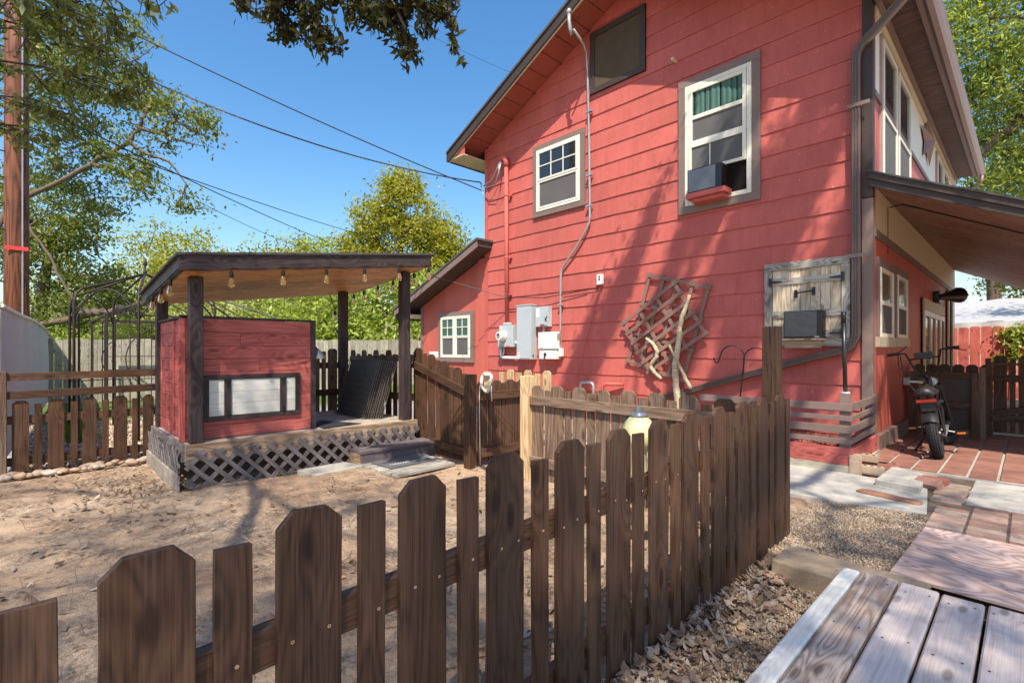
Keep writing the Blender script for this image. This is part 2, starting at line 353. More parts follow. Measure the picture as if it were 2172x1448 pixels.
M_lpale = leafmat('pale_background_leaf', [(.33,.36,.11), (.45,.49,.18), (.52,.54,.24), (.32,.36,.12)], .4)
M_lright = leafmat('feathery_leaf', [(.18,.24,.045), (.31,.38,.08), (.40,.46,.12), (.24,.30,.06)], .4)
M_grass = leafmat('grass_blade', [(.06,.14,.02), (.12,.22,.03), (.17,.25,.05)], .3)
M_bulb = plain('amber_bulb_glass', (.92,.70,.36), .06, 0, .6); M_bulb.node_tree.nodes['Principled BSDF'].inputs['Transmission Weight'].default_value = .88; M_bulb.node_tree.nodes['Principled BSDF'].inputs['IOR'].default_value = 1.2
M_fabric = paint('grey_privacy_fabric', (.60,.55,.51), .85, .06, 2, .8, 150, stretch=(.25,1,4))
M_tarp = paint('white_tarp', (.42,.40,.39), .5, .05, 2, .15, 12)
M_mat = paint('black_rubber_mat', (.03,.03,.036), .8, .15, 6, .6, 140)
M_matg = paint('grey_doormat', (.12,.12,.125), .9, .2, 6, .8, 160)
M_yel = paint('pale_yellow_globe', (.76,.67,.32), .4, .08, 5, .1, 40, dirt=(.75,.7,.5), dirtamt=.4)
M_orange = plain('orange_reflector', (.75,.22,.02), .3)
M_redlamp = plain('red_tail_lamp', (.28,.02,.015), .25)
M_steel = plain('brushed_steel', (.5,.5,.5), .35, .7)
M_seat = plain('black_leatherette', (.03,.027,.026), .45)
M_amb = plain('amber_mesh_panel', (.17,.09,.03), .6)
M_screw = plain('tan_screw_head', (.55,.36,.22), .4, .3)
M_bronze = paint('bronze_star', (.22,.13,.115), .45, .1, 4, .05, 40)

# ---- leaf scattering
def leaf_quads(C, size, aspect=.42, fold=.12, droop=None, seed=0):
    r = np.random.default_rng(seed); n = len(C); C = np.asarray(C)
    d = r.normal(size=(n, 3))
    if droop is not None: d += np.asarray(droop)
    d /= np.linalg.norm(d, axis=1)[:, None]
    u = np.cross(d, r.normal(size=(n, 3))); u /= np.linalg.norm(u, axis=1)[:, None] + 1e-9
    nn = np.cross(d, u); s = (size * r.uniform(.65, 1.35, n))[:, None]
    V = np.empty((n, 4, 3)); V[:, 0] = C - d*s*.5; V[:, 2] = C + d*s*.5
    V[:, 1] = C + u*s*aspect*.5 + nn*s*fold - d*s*.05; V[:, 3] = C - u*s*aspect*.5 + nn*s*fold - d*s*.05
    Fc = np.arange(n*4).reshape(n, 4)
    return V.reshape(-1, 3), Fc
def clumps(ells, per, nclump, spread, seed=0, hollow=.35):
    """points in clumps spread through ellipsoids: (centre, radii)"""
    r = np.random.default_rng(seed); out = []; cs = []
    tot = sum((rx*ry*rz)**.6 for _, (rx, ry, rz) in ells)
    for c, rad in ells:
        k = max(2, int(nclump * (rad[0]*rad[1]*rad[2])**.6 / tot))
        d = r.normal(size=(k, 3)); d /= np.linalg.norm(d, axis=1)[:, None]
        cc = np.array(c) + d * np.array(rad) * (hollow + (1-hollow) * r.uniform(0, 1, (k, 1)) ** .6)
        cs.append(cc)
        for q in cc:
            m = max(3, int(per * r.uniform(.5, 1.5))); sp = spread * r.uniform(.6, 1.3)
            p = r.normal(size=(m, 3)); p[:, 2] *= .62
            out.append(q + p * sp * .5)
    return np.vstack(out), np.vstack(cs)
def limb_tubes(b, roots, cs, r0, seed, frac=.4):
    """thin limbs from each clump back to the nearest of the root points"""
    rr = random.Random(seed); roots = [Vector(r) for r in (roots if isinstance(roots, list) else [roots])]
    for q in cs:
        if rr.random() > frac: continue
        q = Vector(q); root = min(roots, key=lambda p: (p - q).length); d = q - root
        p1 = root + d * .35 + Vector((rr.uniform(-.1,.1), rr.uniform(-.1,.1), rr.uniform(.02,.2))) * d.length
        p2 = root + d * .7 + Vector((rr.uniform(-.08,.08), rr.uniform(-.08,.08), rr.uniform(-.02,.1))) * d.length
        b.tube([root, p1, p2, q], [r0, r0*.7, r0*.4, r0*.12], 5, False)
        if d.length > .8: roots += [p1, p2]

# ---------------------------------------------------------------- the ground and pavings
def gheight(x, y):
    return (.012*np.sin(x*2.1+1)*np.cos(y*1.7) + .008*np.sin(x*5.3+y*3.1) + .006*np.sin(x*9.1-y*7.7+2) + .004*np.sin(17*x+2)*np.sin(15*y))
xs = np.unique(np.concatenate([[-400,-200,-100,-60,-40,-30,-24], np.arange(-20,-8,.4), np.arange(-8,-.3,.055), np.arange(0,4,.5), [6,10,20,40,100,300]]))
ys = np.unique(np.concatenate([[-300,-100,-40,-15,-8,-4,-2], np.arange(-1,4.2,.055), np.arange(4.4,12,.4), [14,18,25,40,80,200,400]]))
X, Y = np.meshgrid(xs, ys, indexing='ij')
Z = gheight(X, Y) * np.clip((X + 9) / 2, 0, 1) * np.clip((6 - Y) / 2, 0, 1) * (np.abs(X) < 30)
Z = np.where(X > -1.25, -.06, Z) - .012
Z += .035*np.exp(-((X+4.7)/.28)**2) * np.clip((Y-.9)*3, 0, 1) * np.clip((2.6-Y)*3, 0, 1)
nx, ny = X.shape; idx = np.arange(nx*ny).reshape(nx, ny)
Fc = np.stack([idx[:-1,:-1], idx[1:,:-1], idx[1:,1:], idx[:-1,1:]], -1).reshape(-1, 4)
def groundmat():
    m, nt, ns, lk, bs = newmat('sandy_yard_soil')
    v = coords(nt, rnd=False); sx = N(nt, 'ShaderNodeSeparateXYZ', {0: v})
    n1 = noise(nt, v, .9, 5, .6); n2 = noise(nt, v, 14, 6, .7); n3 = noise(nt, v, 150, 4, .75); n4 = noise(nt, v, 3.2, 6, .7)
    sand = ramp(nt, n1, [(.3, (.46,.285,.18)), (.5, (.57,.40,.265)), (.72, (.63,.475,.34))])
    sand = mixc(nt, .55, sand, ramp(nt, n3, [(.3, (.4,.36,.33)), (.5, (1,1,1)), (.72, (1.35,1.3,1.25))]), 'MULTIPLY')
    litter = math2(nt, 'MULTIPLY', ramp(nt, n4, [(.40, (0,0,0)), (.62, (1,1,1))]), ramp(nt, noise(nt, v, 34, 6, .75), [(.44, (0,0,0)), (.56, (1,1,1))]))
    sand = mixc(nt, math2(nt, 'MULTIPLY', litter, .8), sand, (.13,.082,.055))
    far = mixc(nt, ramp(nt, n4, [(.4, (0,0,0)), (.6, (1,1,1))]), (.30,.27,.25), (.40,.37,.35))
    far = mixc(nt, .6, far, ramp(nt, noise(nt, v, 30, 4, .8), [(.35, (.35,.35,.36)), (.65, (1.5,1.5,1.55))]), 'MULTIPLY')
    f = ramp(nt, math2(nt, 'MULTIPLY_ADD', sx.outputs[0], -1.0, -6.85), [(0, (0,0,0)), (.12, (1,1,1))])
    c = mixc(nt, f, sand, far)
    green = ramp(nt, math2(nt, 'MULTIPLY_ADD', sx.outputs[0], -.05, -.5), [(0, (0,0,0)), (.08, (1,1,1))])
    c = mixc(nt, green, c, ramp(nt, n2, [(.3, (.06,.10,.02)), (.7, (.15,.19,.05))]))
    lk.new(c, bs.inputs['Base Color']); bs.inputs['Roughness'].default_value = .95; bs.inputs['Specular IOR Level'].default_value = .1
    h = math2(nt, 'ADD', math2(nt, 'MULTIPLY', n3, .35), n2); bump(nt, bs, h, 1.0, .035)
    return m
M_soil = groundmat()
g = mesh_np('ground', np.stack([X, Y, Z], -1).reshape(-1, 3), Fc, M_soil, smooth=True); tag(g, kind='structure')

# gravel bed beside the fence, and the pebbles that lie on it
gb = MB().box((-1.2, 3.2, -.1), (-.45, 4.8, -.004)).box((-1.2, -1.5, -.1), (-.3, 3.2, -.052))
tag(gb.build('gravel_bed', paint('gravel_bed_sand', (.30,.21,.14), .95, .25, 20, 1, 150)), kind='structure')
def pebbles(name, regions, n, s0, s1, m, seed, parent=None):
    r = np.random.default_rng(seed)
    base = np.array([(1,0,0),(0,1,0),(-1,0,0),(0,-1,0),(0,0,1),(0,0,-1)], float)
    tri = np.array([(0,1,4),(1,2,4),(2,3,4),(3,0,4),(1,0,5),(2,1,5),(3,2,5),(0,3,5)])
    Vs = []; Fs = []; k = 0; ar = [abs((b-a)*(d-c)) for a, b, c, d, z in regions]; tot = sum(ar)
    for (x0, x1, y0, y1, z), A_ in zip(regions, ar):
        q = int(n*A_/tot); c = np.stack([r.uniform(x0, x1, q), r.uniform(y0, y1, q), np.full(q, z)], -1)
        s = r.uniform(s0, s1, (q, 1, 1)) * r.uniform(.65, 1.2, (q, 1, 3)); c[:, 2] += s[:, 0, 2]*.35
        a = r.uniform(0, 6.28, q); t = r.normal(0, .35, (q, 2))
        Rz = np.zeros((q, 3, 3)); Rz[:, 0, 0] = np.cos(a); Rz[:, 0, 1] = -np.sin(a); Rz[:, 1, 0] = np.sin(a); Rz[:, 1, 1] = np.cos(a); Rz[:, 2, 2] = 1
        Rz[:, 2, 0] = t[:, 0]; Rz[:, 2, 1] = t[:, 1]
        P = np.einsum('qij,qpj->qpi', Rz, base[None]*s*r.uniform(.75, 1.2, (q, 6, 1))) + c[:, None]
        Vs.append(P.reshape(-1, 3)); Fs.append((tri[None] + (np.arange(q)*6)[:, None, None] + k).reshape(-1, 3)); k += q*6
    return mesh_np(name, np.vstack(Vs), np.vstack(Fs), m, parent, 'stuff', smooth=True)
tag(pebbles('pea_gravel', [(-1.2,-.46,3.2,4.72,-.002), (-1.15,-.5,1.1,3.2,-.05)], 26000, .004, .0095, M_peb, 3),
    'small tan and brown pea gravel lying between fence and boards', 'gravel', kind='stuff')
# concrete slab in front of the planter
sl = MB().prism([(-4.2,5.75,-.05), (-4.2,4.62,-.05), (-1.39,4.60,-.05), (-.95,4.66,-.05), (-.53,4.76,-.05), (-.58,5.25,-.05), (-.62,5.62,-.05), (-1.2,5.75,-.05)], (0,0,.066))
tag(sl.build('concrete_slab', M_conc, bevel=.006), kind='structure')
ti = MB().prism([(x, y, .0) for x, y in [(-1.03,5.05),(-1.01,5.13),(-.96,5.15),(-.63,5.06),(-.58,5.03),(-.585,4.96),(-.62,4.94),(-.98,5.02)]], (0,0,.034))
tag(ti.build('drain_tile', M_terr, bevel=.01), 'brown terracotta bar set into the pale concrete slab', 'tile')
# red tiled patio under the porch
pt = MB().box((-1.25, 6.33, -.08), (2.6, 9.95, .022)).build('patio', M_grout); tag(pt, kind='structure')
TM = {}
for i in range(18):
    x0 = -1.25 + .013 + i * .2085; j = 0; y = 6.34 + (i % 2) * .04
    for j in range(11):
        y1 = y + .305
        M = Matrix.Translation(((x0 + .0965), (y + y1) / 2 - .004, .022 + random.uniform(.004, .007)))
        if 't' not in TM:
            q = MB().box((-.0915, -.149, -.012), (.0915, .149, .012)); me = bpy.data.meshes.new('tile'); me.from_pydata(q.v, [], q.f)
            bm = bmesh.new(); bm.from_mesh(me); bmesh.ops.bevel(bm, geom=bm.edges[:], offset=.003, segments=1, affect='EDGES'); bm.to_mesh(me); bm.free()
            me.materials.append(M_tile); TM['t'] = me
        place(bpy.data.objects.new('tile', TM['t']), M, pt); y = y1
# brick path pieces
bp = MB().box((-.62, 4.26, -.08), (2.2, 6.32, .0035)).build('brick_path', paint('dirt_joint', (.13,.095,.07), .95, .3, 20, .8, 90)); tag(bp, kind='structure')
def brick_mesh(key, m, L=.2, W=.095, T=.06, holes=False, bev=.005):
    if key in TM: return TM[key]
    q = MB().box((-L/2,-W/2,-T/2), (L/2,W/2,T/2)); me = bpy.data.meshes.new('brick'); me.from_pydata(q.v, [], q.f)
    bm = bmesh.new(); bm.from_mesh(me); bmesh.ops.bevel(bm, geom=bm.edges[:], offset=bev, segments=1, affect='EDGES'); bm.to_mesh(me); bm.free()
    me.materials.append(m); TM[key] = me; return me
def put(name, me, loc, rz=0, rx=0, ry=0, parent=None):
    return place(bpy.data.objects.new(name, me), Matrix.Translation(Vector(loc)) @ Matrix.Rotation(rz,4,'Z') @ Matrix.Rotation(ry,4,'Y') @ Matrix.Rotation(rx,4,'X'), parent)
mb_ = brick_mesh('paver', M_brickp, .192, .09)
for i in range(-2, 9):
    for j in range(5):
        cx, cy = -.41 + i*.206, 4.36 + j*.206
        if cx < -.56 or (i < 1 and j == 4): continue
        if (i + j) % 2: ofs = [(0, -.051, 0), (0, .051, 0)]
        else: ofs = [(0, -.051, 0), (0, .051, 0)] if i < 2 else [(-.051, 0, 1.5708), (.051, 0, 1.5708)]
        for ox, oy, a in ofs: put('brick', mb_, (cx+ox*1.02, cy+oy*1.02, -.018 + random.uniform(-.002,.003)), a + random.uniform(-.02,.02), parent=bp)
mw = brick_mesh('edge', M_brickt)
for k in range(8): put('brick', [mb_, mw][k % 2], (-.47 + .012*(k % 3), 5.26 + k*.092, -.012 + .004*(k % 2)), random.uniform(-.04,.04), parent=bp)
cp = MB().prism([(-.355,5.29,-.06),(-.02,5.27,-.06),(1.6,5.25,-.06),(1.7,6.3,-.06),(-.35,6.3,-.06)], (0,0,.075))
tag(cp.build('concrete_patch', M_conc, bevel=.006), kind='structure')
# ---------------------------------------------------------------- the house
XC, XL, YW = -1.27, -8.11, 7.02
XR, ZR, SL = -4.69, 7.09, .46            # ridge x, underside of ridge, roof slope
house = thing('house', (XR, 10, 0), 'red two-storey house with brown trim, lap siding and a lean-to wing', 'house')
def under(x): return ZR - SL * abs(x - XR)
gw = MB().prism([(XL,YW+.03,-.1),(XC,YW+.03,-.1),(XC,YW+.03,under(XC)-.01),(XR,YW+.03,ZR-.01),(XL,YW+.03,under(XL)-.01)], (0,.15,0)).build('gable_wall', M_red, house)
rs = random.Random(5)
for k in range(-4, 21):
    zb = 1.1 + .298*k; zt = zb + .308
    if zb > ZR - .05: break
    ins = max(0, (zb - under(XL)) / SL); xa, xb = XL + .085 + ins, XC - .09 - ins
    if xb - xa < .2: continue
    cuts = [xa]; x = xa + rs.uniform(.5, 2.2)
    while x < xb - .5: cuts.append(x); x += rs.choice([1.83, 2.44, 3.66]) * rs.uniform(.95, 1.05)
    cuts.append(xb)
    for a, b_ in zip(cuts, cuts[1:]):
        n = max(2, int((b_ - a) / .16)); wav = .007 if k < 9 and rs.random() < .75 else .0025
        V = []; ph = rs.uniform(0, 6)
        for i in range(n + 1):
            xx = a + .0006 + (b_ - a - .0012) * i / n; dz = wav * (.6*math.sin(xx*6 + ph) + rs.uniform(-.6, .6)); dy = rs.uniform(-.002, .003)
            zz = min(zt, under(xx) + .1)
            V += [(xx, YW + .02, zb + dz), (xx, YW - .0165 + dy, zb + dz), (xx, YW - .001, zz), (xx, YW + .02, zz)]
        Fs = []
        for i in range(n):
            o = i*4
            Fs += [(o, o+4, o+5, o+1), (o+1, o+5, o+6, o+2), (o+2, o+6, o+7, o+3)]
        Fs += [(0,1,2,3), (n*4+3, n*4+2, n*4+1, n*4)]
        q = MB(); q.v = V; q.f = Fs; q.build('siding_board', M_red, gw)
boxo('corner_board', M_red, house, (XL-.005, YW-.03, -.05), (XL+.088, YW+.06, under(XL)-.005))
boxo('corner_post', M_trim, house, (XC-.092, YW-.04, 0), (XC+.012, YW+.07, 2.98))
boxo('corner_post', M_trimd, house, (XC-.092, YW-.04, 2.99), (XC+.012, YW+.07, under(XC)-.01))
M_soffr = paint('darker_red_soffit_paint', (.31,.08,.055), .6, .15, 3, .2, 60, dirt=(.12,.05,.035), dirtamt=.5)  # darker, browner red than the siding, with dark blotches
# main roof: two slabs, shingle edge, rake boards
for s in (-1, 1):
    xe = XR + s * 3.93
    rf = MB().prism([(XR,6.42,ZR+.02),(xe,6.42,under(xe)+.02),(xe,6.42,under(xe)+.15),(XR,6.42,ZR+.15)], (0,9.6,0)).build('roof', M_shing, house)
    MB().prism([(XR,6.385,ZR-.02),(xe,6.385,under(xe)-.05),(xe,6.385,under(xe)+.115),(XR,6.385,ZR+.14)], (0,.03,0)).build('rake_board', M_trimd, rf)
    MB().prism([(XR,6.36,ZR+.145),(xe+s*.03,6.36,under(xe)+.125),(xe+s*.03,6.36,under(xe)+.165),(XR,6.36,ZR+.19)], (0,9.7,0)).build('shingle_edge', M_shing, rf)
    MB().prism([(XR,6.418,ZR-.045),(xe,6.418,under(xe)-.062),(xe,6.418,under(xe)-.03),(XR,6.418,ZR-.01)], (0,.02,0)).build('drip_strip', M_fascw, rf)
    for i in range(12):
        a, b_ = XR + s*(.01 + i*.325), XR + s*(.325 + i*.325 - .006)
        MB().prism([(a,6.44,under(a)-.004),(b_,6.44,under(b_)-.004),(b_,6.44,under(b_)+.012),(a,6.44,under(a)+.012)], (0,.56,0)).build('soffit_board', M_soffr, rf)
# eaves soffit on the left
MB().box((XL-.52, 6.42, under(XL-.5)-.03), (XL, 16, under(XL-.5)-.012)).build('eave_soffit', M_fascw, house)
boxo('eave_fascia', M_trimd, house, (XL-.55, 6.38, under(XL-.5)-.05), (XL-.522, 16, under(XL-.5)+.13))
MB().prism([(XL-.5,6.43,under(XL-.5)-.012),(XL,6.43,under(XL-.5)-.012),(XL,6.43,under(XL)-.01)], (0,.02,0)).build('eave_return', M_red, house)
def window_y(parent, x0, x1, z0, z1, tw, y=YW, name='window', trim=M_trim):
    """brown flat trim round an almond frame, on a wall facing -Y; returns (window, inner rect)"""
    wn_ = MB().box((x0+.02, y-.03, z0+.02), (x1-.02, y+.01, z1-.02)).build(name, M_dark, parent)
    boxo('trim', trim, wn_, (x0, y-.05, z1-tw), (x1, y-.005, z1)); boxo('trim', trim, wn_, (x0, y-.05, z0), (x1, y-.005, z0+tw))
    boxo('trim', trim, wn_, (x0, y-.048, z0+tw+.001), (x0+tw, y-.005, z1-tw-.001)); boxo('trim', trim, wn_, (x1-tw, y-.048, z0+tw+.001), (x1, y-.005, z1-tw-.001))
    return wn_, (x0+tw, x1-tw, z0+tw, z1-tw)
def sash(wn_, x0, x1, z0, z1, y, fw_, pane, nx=0, nz=0):
    for a, b_ in (((x0,y-.03,z0),(x0+fw_,y,z1)), ((x1-fw_,y-.03,z0),(x1,y,z1)), ((x0+fw_+.001,y-.029,z1-fw_),(x1-fw_-.001,y,z1)), ((x0+fw_+.001,y-.029,z0),(x1-fw_-.001,y,z0+fw_))):
        boxo('frame', M_vinyl, wn_, a, b_, bevel=.004)
    if pane: MB().box((x0+fw_+.001, y-.012, z0+fw_+.001), (x1-fw_-.001, y-.006, z1-fw_-.001)).build('pane', pane, wn_)
    for i in range(1, nx): xx = x0+fw_ + (x1-x0-2*fw_)*i/nx; boxo('muntin', M_vinyl, wn_, (xx-.009, y-.022, z0+fw_+.001), (xx+.009, y-.0125, z1-fw_-.001), 0)
    for i in range(1, nz): zz = z0+fw_ + (z1-z0-2*fw_)*i/nz; boxo('muntin', M_vinyl, wn_, (x0+fw_+.001, y-.0235, zz-.009), (x1-fw_-.001, y-.013, zz+.009), 0)
# small upper window
wA, (x0, x1, z0, z1) = window_y(house, -6.67, -5.42, 3.76, 5.13, .10)
sash(wA, x0, x1, z0, z1, YW-.03, .04, None)
zm = 4.43
sash(wA, x0+.045, x1-.045, zm+.002, z1-.045, YW-.042, .036, M_glass, 3, 2)
sash(wA, x0+.045, x1-.045, z0+.045, zm, YW-.034, .036, M_screen)
# tall upper window with curtain and an air conditioner standing in it
wB, (x0, x1, z0, z1) = window_y(house, -3.655, -2.49, 3.23, 5.21, .11)
sash(wB, x0, x1, z0, z1, YW-.03, .06, None)
xa, xb = x0+.065, x1-.065
sash(wB, xa, xb, 4.22, z1-.065, YW-.036, .05, None)
MB().box((xa+.05, YW-.045, 4.27), (xb-.05, YW-.041, 4.58)).build('pane', M_screen, wB)
boxo('meeting_rail', M_vinyl, wB, (xa+.051, YW-.064, 4.58), (xb-.051, YW-.04, 4.635))
cu = MB(); nC = 60
for i in range(nC):
    t = i / (nC - 1); xx = xa + .055 + (xb - xa - .11)*t; yy = YW - .036 + .006*math.sin(t*58) + .003*math.sin(t*23+1)
    cu.v += [(xx, yy, 4.638), (xx, yy, z1-.118)]
cu.f = [(i*2, i*2+2, i*2+3, i*2+1) for i in range(nC-1)]
cu.build('curtain', M_curt, wB, smooth=1)
sash(wB, xa, xb, 3.80, 4.215, YW-.05, .045, M_screen)
boxo('muntin', M_vinyl, wB, ((xa+xb)/2-.1, YW-.064, 3.846), ((xa+xb)/2-.085, YW-.0622, 4.169), 0)
# attic vent
vt = MB().box((-5.30, YW-.03, 5.64), (-4.22, YW+.01, 6.69)).build('attic_vent', M_vent, house)
for a, b_ in (((-5.30,YW-.055,6.60),(-4.22,YW-.005,6.70)), ((-5.30,YW-.055,5.64),(-4.22,YW-.005,5.73)), ((-5.30,YW-.052,5.731),(-5.21,YW-.005,6.599)), ((-4.31,YW-.052,5.731),(-4.22,YW-.005,6.599))):
    boxo('trim', M_trimd, vt, a, b_)
# lean-to wing
WX = -10.59
wz = lambda x: 3.27 + (x - XL) * .385
ww = MB().prism([(WX,YW+.06,-.1),(XL+.02,YW+.06,-.1),(XL+.02,YW+.06,wz(XL)),(WX,YW+.06,wz(WX))], (0,.12,0)).build('wing_wall', M_redv, house)
for i in range(13):
    a = WX + i*.192; b_ = min(a + .189, XL - .006)
    MB().prism([(a,YW+.03,-.05),(b_,YW+.03,-.05),(b_,YW+.03,wz(b_)-.01),(a,YW+.03,wz(a)-.01)], (0,.026,0)).build('siding_board', M_redv, ww)
wr = MB().prism([(-11.1,6.6,wz(-11.1)+.02),(-7.9,6.6,wz(-7.9)+.02),(-7.9,6.6,wz(-7.9)+.14),(-11.1,6.6,wz(-11.1)+.14)], (0,.4,0)).build('wing_roof', M_shing, house)
MB().prism([(-11.1,7.0,wz(-11.1)+.02),(XL-.01,7.0,wz(XL)+.02),(XL-.01,7.0,wz(XL)+.14),(-11.1,7.0,wz(-11.1)+.14)], (0,5,0)).build('wing_roof', M_shing, house)
MB().prism([(-11.12,6.57,wz(-11.12)-.03),(-7.88,6.57,wz(-7.88)-.03),(-7.88,6.57,wz(-7.88)+.115),(-11.12,6.57,wz(-11.12)+.115)], (0,.028,0)).build('rake_board', M_trim, wr)
MB().prism([(-11.14,6.55,wz(-11.14)+.118),(-7.86,6.55,wz(-7.86)+.118),(-7.86,6.55,wz(-7.86)+.16),(-11.14,6.55,wz(-11.14)+.16)], (0,.5,0)).build('shingle_edge', M_shing, wr)
MB().prism([(-11.1,6.6,wz(-11.1)-.01),(-7.95,6.6,wz(-7.95)-.01),(-7.95,6.6,wz(-7.95)+.015),(-11.1,6.6,wz(-11.1)+.015)], (0,.4,0)).build('wing_soffit', M_trimd, wr)
boxo('eave_soffit', M_fascw, house, (-11.1, 6.7, wz(-11.1)-.1), (WX, 12, wz(-11.1)-.02))
boxo('eave_fascia', M_trimd, house, (-11.13, 6.62, wz(-11.1)-.14), (-11.102, 12, wz(-11.1)+.1))
boxo('corner_board', M_trim, house, (WX-.02, YW-.0, -.05), (WX+.06, YW+.09, wz(WX)-.03))
boxo('corner_board', M_redv, house, (XL-.26, YW-.004, -.05), (XL-.006, YW+.028, 3.2))
wC, (x0, x1, z0, z1) = window_y(house, -9.83, -8.52, .94, 2.10, .105, YW+.03)
xm = (x0+x1)/2
for a, b_ in ((x0, xm-.004), (xm+.004, x1)):
    sash(wC, a, b_, z0, z1, YW, .038, None)
    sash(wC, a+.04, b_-.04, (z0+z1)/2, z1-.04, YW-.008, .026, M_glassg, 2, 2)
    sash(wC, a+.04, b_-.04, z0+.04, (z0+z1)/2-.002, YW-.002, .026, M_screen)
# ---- side wall under the porch (facing +X) and the upper side wall
sw = MB().box((XC-.2, YW+.1, -.1), (XC-.03, 16.2, 5.3)).build('side_wall', M_redv, house)
y = YW + .075; i = 0
while y < 16.15:
    w_ = .108; boxo('siding_board', M_redv, sw, (XC-.029, y, .2), (XC-.004, min(y+w_-.006, 16.2), 2.548), 0); y += w_
boxo('base_board', M_trim, house, (XC-.02, YW+.075, .03), (XC+.05, 7.85, .215)); boxo('base_board', M_trim, house, (XC-.02, 7.86, .03), (XC+.06, 9.6, .225)); boxo('base_board', M_trim, house, (XC-.02, 9.61, .03), (XC+.05, 16.2, .22))
boxo('belt_board', M_trim, house, (XC-.03, YW+.075, 2.55), (XC+.018, 16.2, 2.645))
for i in range(4):
    a = YW+.075 + i*2.29; boxo('cream_panel', M_fascw, house, (XC-.03, a, 2.648), (XC-.002, a+2.284, 3.16), .001)
def window_x(x, y0, y1, z0, z1, tw, trim, parent=house, lower=M_screen, upper=M_glass, sill=None):
    wn_ = MB().box((x-.01, y0+.01, z0+.01), (x+.012, y1-.01, z1-.01)).build('window', M_dark, parent)
    boxo('trim', trim, wn_, (x-.008, y0, z1-tw), (x+.03, y1, z1)); boxo('trim', sill or trim, wn_, (x-.008, y0-.02, z0), (x+.045, y1+.02, z0+tw*1.1))
    boxo('trim', trim, wn_, (x-.008, y0, z0+tw*1.1+.001), (x+.028, y0+tw, z1-tw-.001)); boxo('trim', trim, wn_, (x-.008, y1-tw, z0+tw*1.1+.001), (x+.028, y1, z1-tw-.001))
    a, b_, c, d = y0+tw, y1-tw, z0+tw*1.1, z1-tw; zm = (c+d)/2; f = .05
    for q0, q1 in ((a, a+f), (b_-f, b_)): boxo('frame', M_vinyl, wn_, (x+.012, q0+.001, c+.001), (x+.04, q1-.001, d-.001))
    for q0, q1 in ((c, c+f), (zm-f/2, zm+f/2), (d-f, d)): boxo('frame', M_vinyl, wn_, (x+.012, a+f+.001, q0+.001), (x+.038, b_-f-.001, q1-.001))
    MB().box((x+.016, a+f+.001, c+f), (x+.022, b_-f-.001, zm-f/2)).build('pane', lower, wn_); MB().box((x+.013, a+f+.001, zm+f/2), (x+.019, b_-f-.001, d-f)).build('pane', upper, wn_)
    return wn_
M_glassl = plain('glass_painted_reflection', (.10,.085,.05), .05, 0, .9)  # bright reflection of the upper panes put into the base colour
M_beige = paint('beige_sill', (.44,.40,.29), .5, .08, 4, .1, 50)
window_x(XC-.004, 7.22, 8.25, 1.255, 2.33, .11, M_trim, sill=M_beige, upper=M_glassl); window_x(XC-.004, 8.33, 9.33, 1.265, 2.35, .11, M_trim, sill=M_beige, upper=M_glassl)
# door with a tall louvred window, and a second narrow one
dw = MB().box((XC-.004, 10.75, .25), (XC+.02, 13.6, 2.1)).build('door', M_dark, house)
boxo('header', M_fascw, dw, (XC+.0, 10.75, 1.9), (XC+.05, 13.6, 2.09))
for k in range(5): boxo('stile', M_vinyl, dw, (XC+.021, 10.76 + k*.69, .26), (XC+.05, 10.86 + k*.69, 1.895))
for k in range(4): MB().box((XC+.021, 10.90 + k*.69, .3), (XC+.027, 11.4 + k*.69, 1.8)).build('pane', M_glass, dw); boxo('rail', M_vinyl, dw, (XC+.0215, 10.861 + k*.69, 1.80), (XC+.048, 11.449 + k*.69, 1.894), 0)
d2 = MB().box((XC-.004, 14.3, .25), (XC+.02, 15.5, 2.52)).build('door', M_dark, house)
boxo('frame', M_vinyl, d2, (XC+.021, 14.3, .25), (XC+.05, 14.45, 2.5)); boxo('frame', M_vinyl, d2, (XC+.021, 15.1, .25), (XC+.05, 15.45, 2.5)); boxo('frame', M_vinyl, d2, (XC+.021, 14.46, 2.35), (XC+.048, 15.09, 2.5))
# upper storey panels
boxo('red_panel', M_pink, house, (XC-.03, YW+.075, 3.0), (XC-.003, 16.15, 4.2), 0); boxo('panel_rail', M_trim, house, (XC-.03, YW+.075, 4.203), (XC+.02, 16.15, 4.27))
boxo('cream_panel', M_cream, house, (XC-.03, YW+.075, 4.273), (XC-.003, 16.15, 5.13), 0); boxo('frieze_board', M_fascw, house, (XC-.03, YW+.072, 5.133), (XC+.03, 16.15, 5.26))
window_x(XC-.002, 7.44, 8.45, 3.2, 5.07, .05, M_gutter, lower=M_screen); window_x(XC-.002, 8.48, 9.54, 3.2, 5.07, .05, M_gutter, lower=M_screen)
window_x(XC-.002, 12.6, 13.55, 3.2, 5.07, .05, M_gutter); window_x(XC-.002, 13.6, 14.6, 3.2, 5.07, .05, M_gutter)
# right eave: soffit, sub-fascia and gutter
boxo('eave_soffit', M_soffit, house, (XC+.0, 6.45, 5.262), (XC+.44, 15.75, 5.285), 0)
boxo('soffit_trim', M_trim, house, (XC+.031, 6.45, 5.225), (XC+.085, 15.75, 5.261)); boxo('soffit_trim', M_trim, house, (XC+.36, 6.45, 5.215), (XC+.415, 15.75, 5.261)); boxo('eave_fascia', M_trimd, house, (XC+.416, 6.43, 5.21), (XC+.44, 15.75, 5.40))
gp = [(XC+.442,5.215),(XC+.50,5.21),(XC+.53,5.26),(XC+.545,5.30),(XC+.56,5.335),(XC+.552,5.345),(XC+.535,5.31),(XC+.52,5.27),(XC+.495,5.225),(XC+.452,5.228),(XC+.452,5.34),(XC+.442,5.34)]
MB().prism([(a, 6.40, b_) for a, b_ in gp], (0, 9.4, 0)).build('gutter', M_gutter, house)
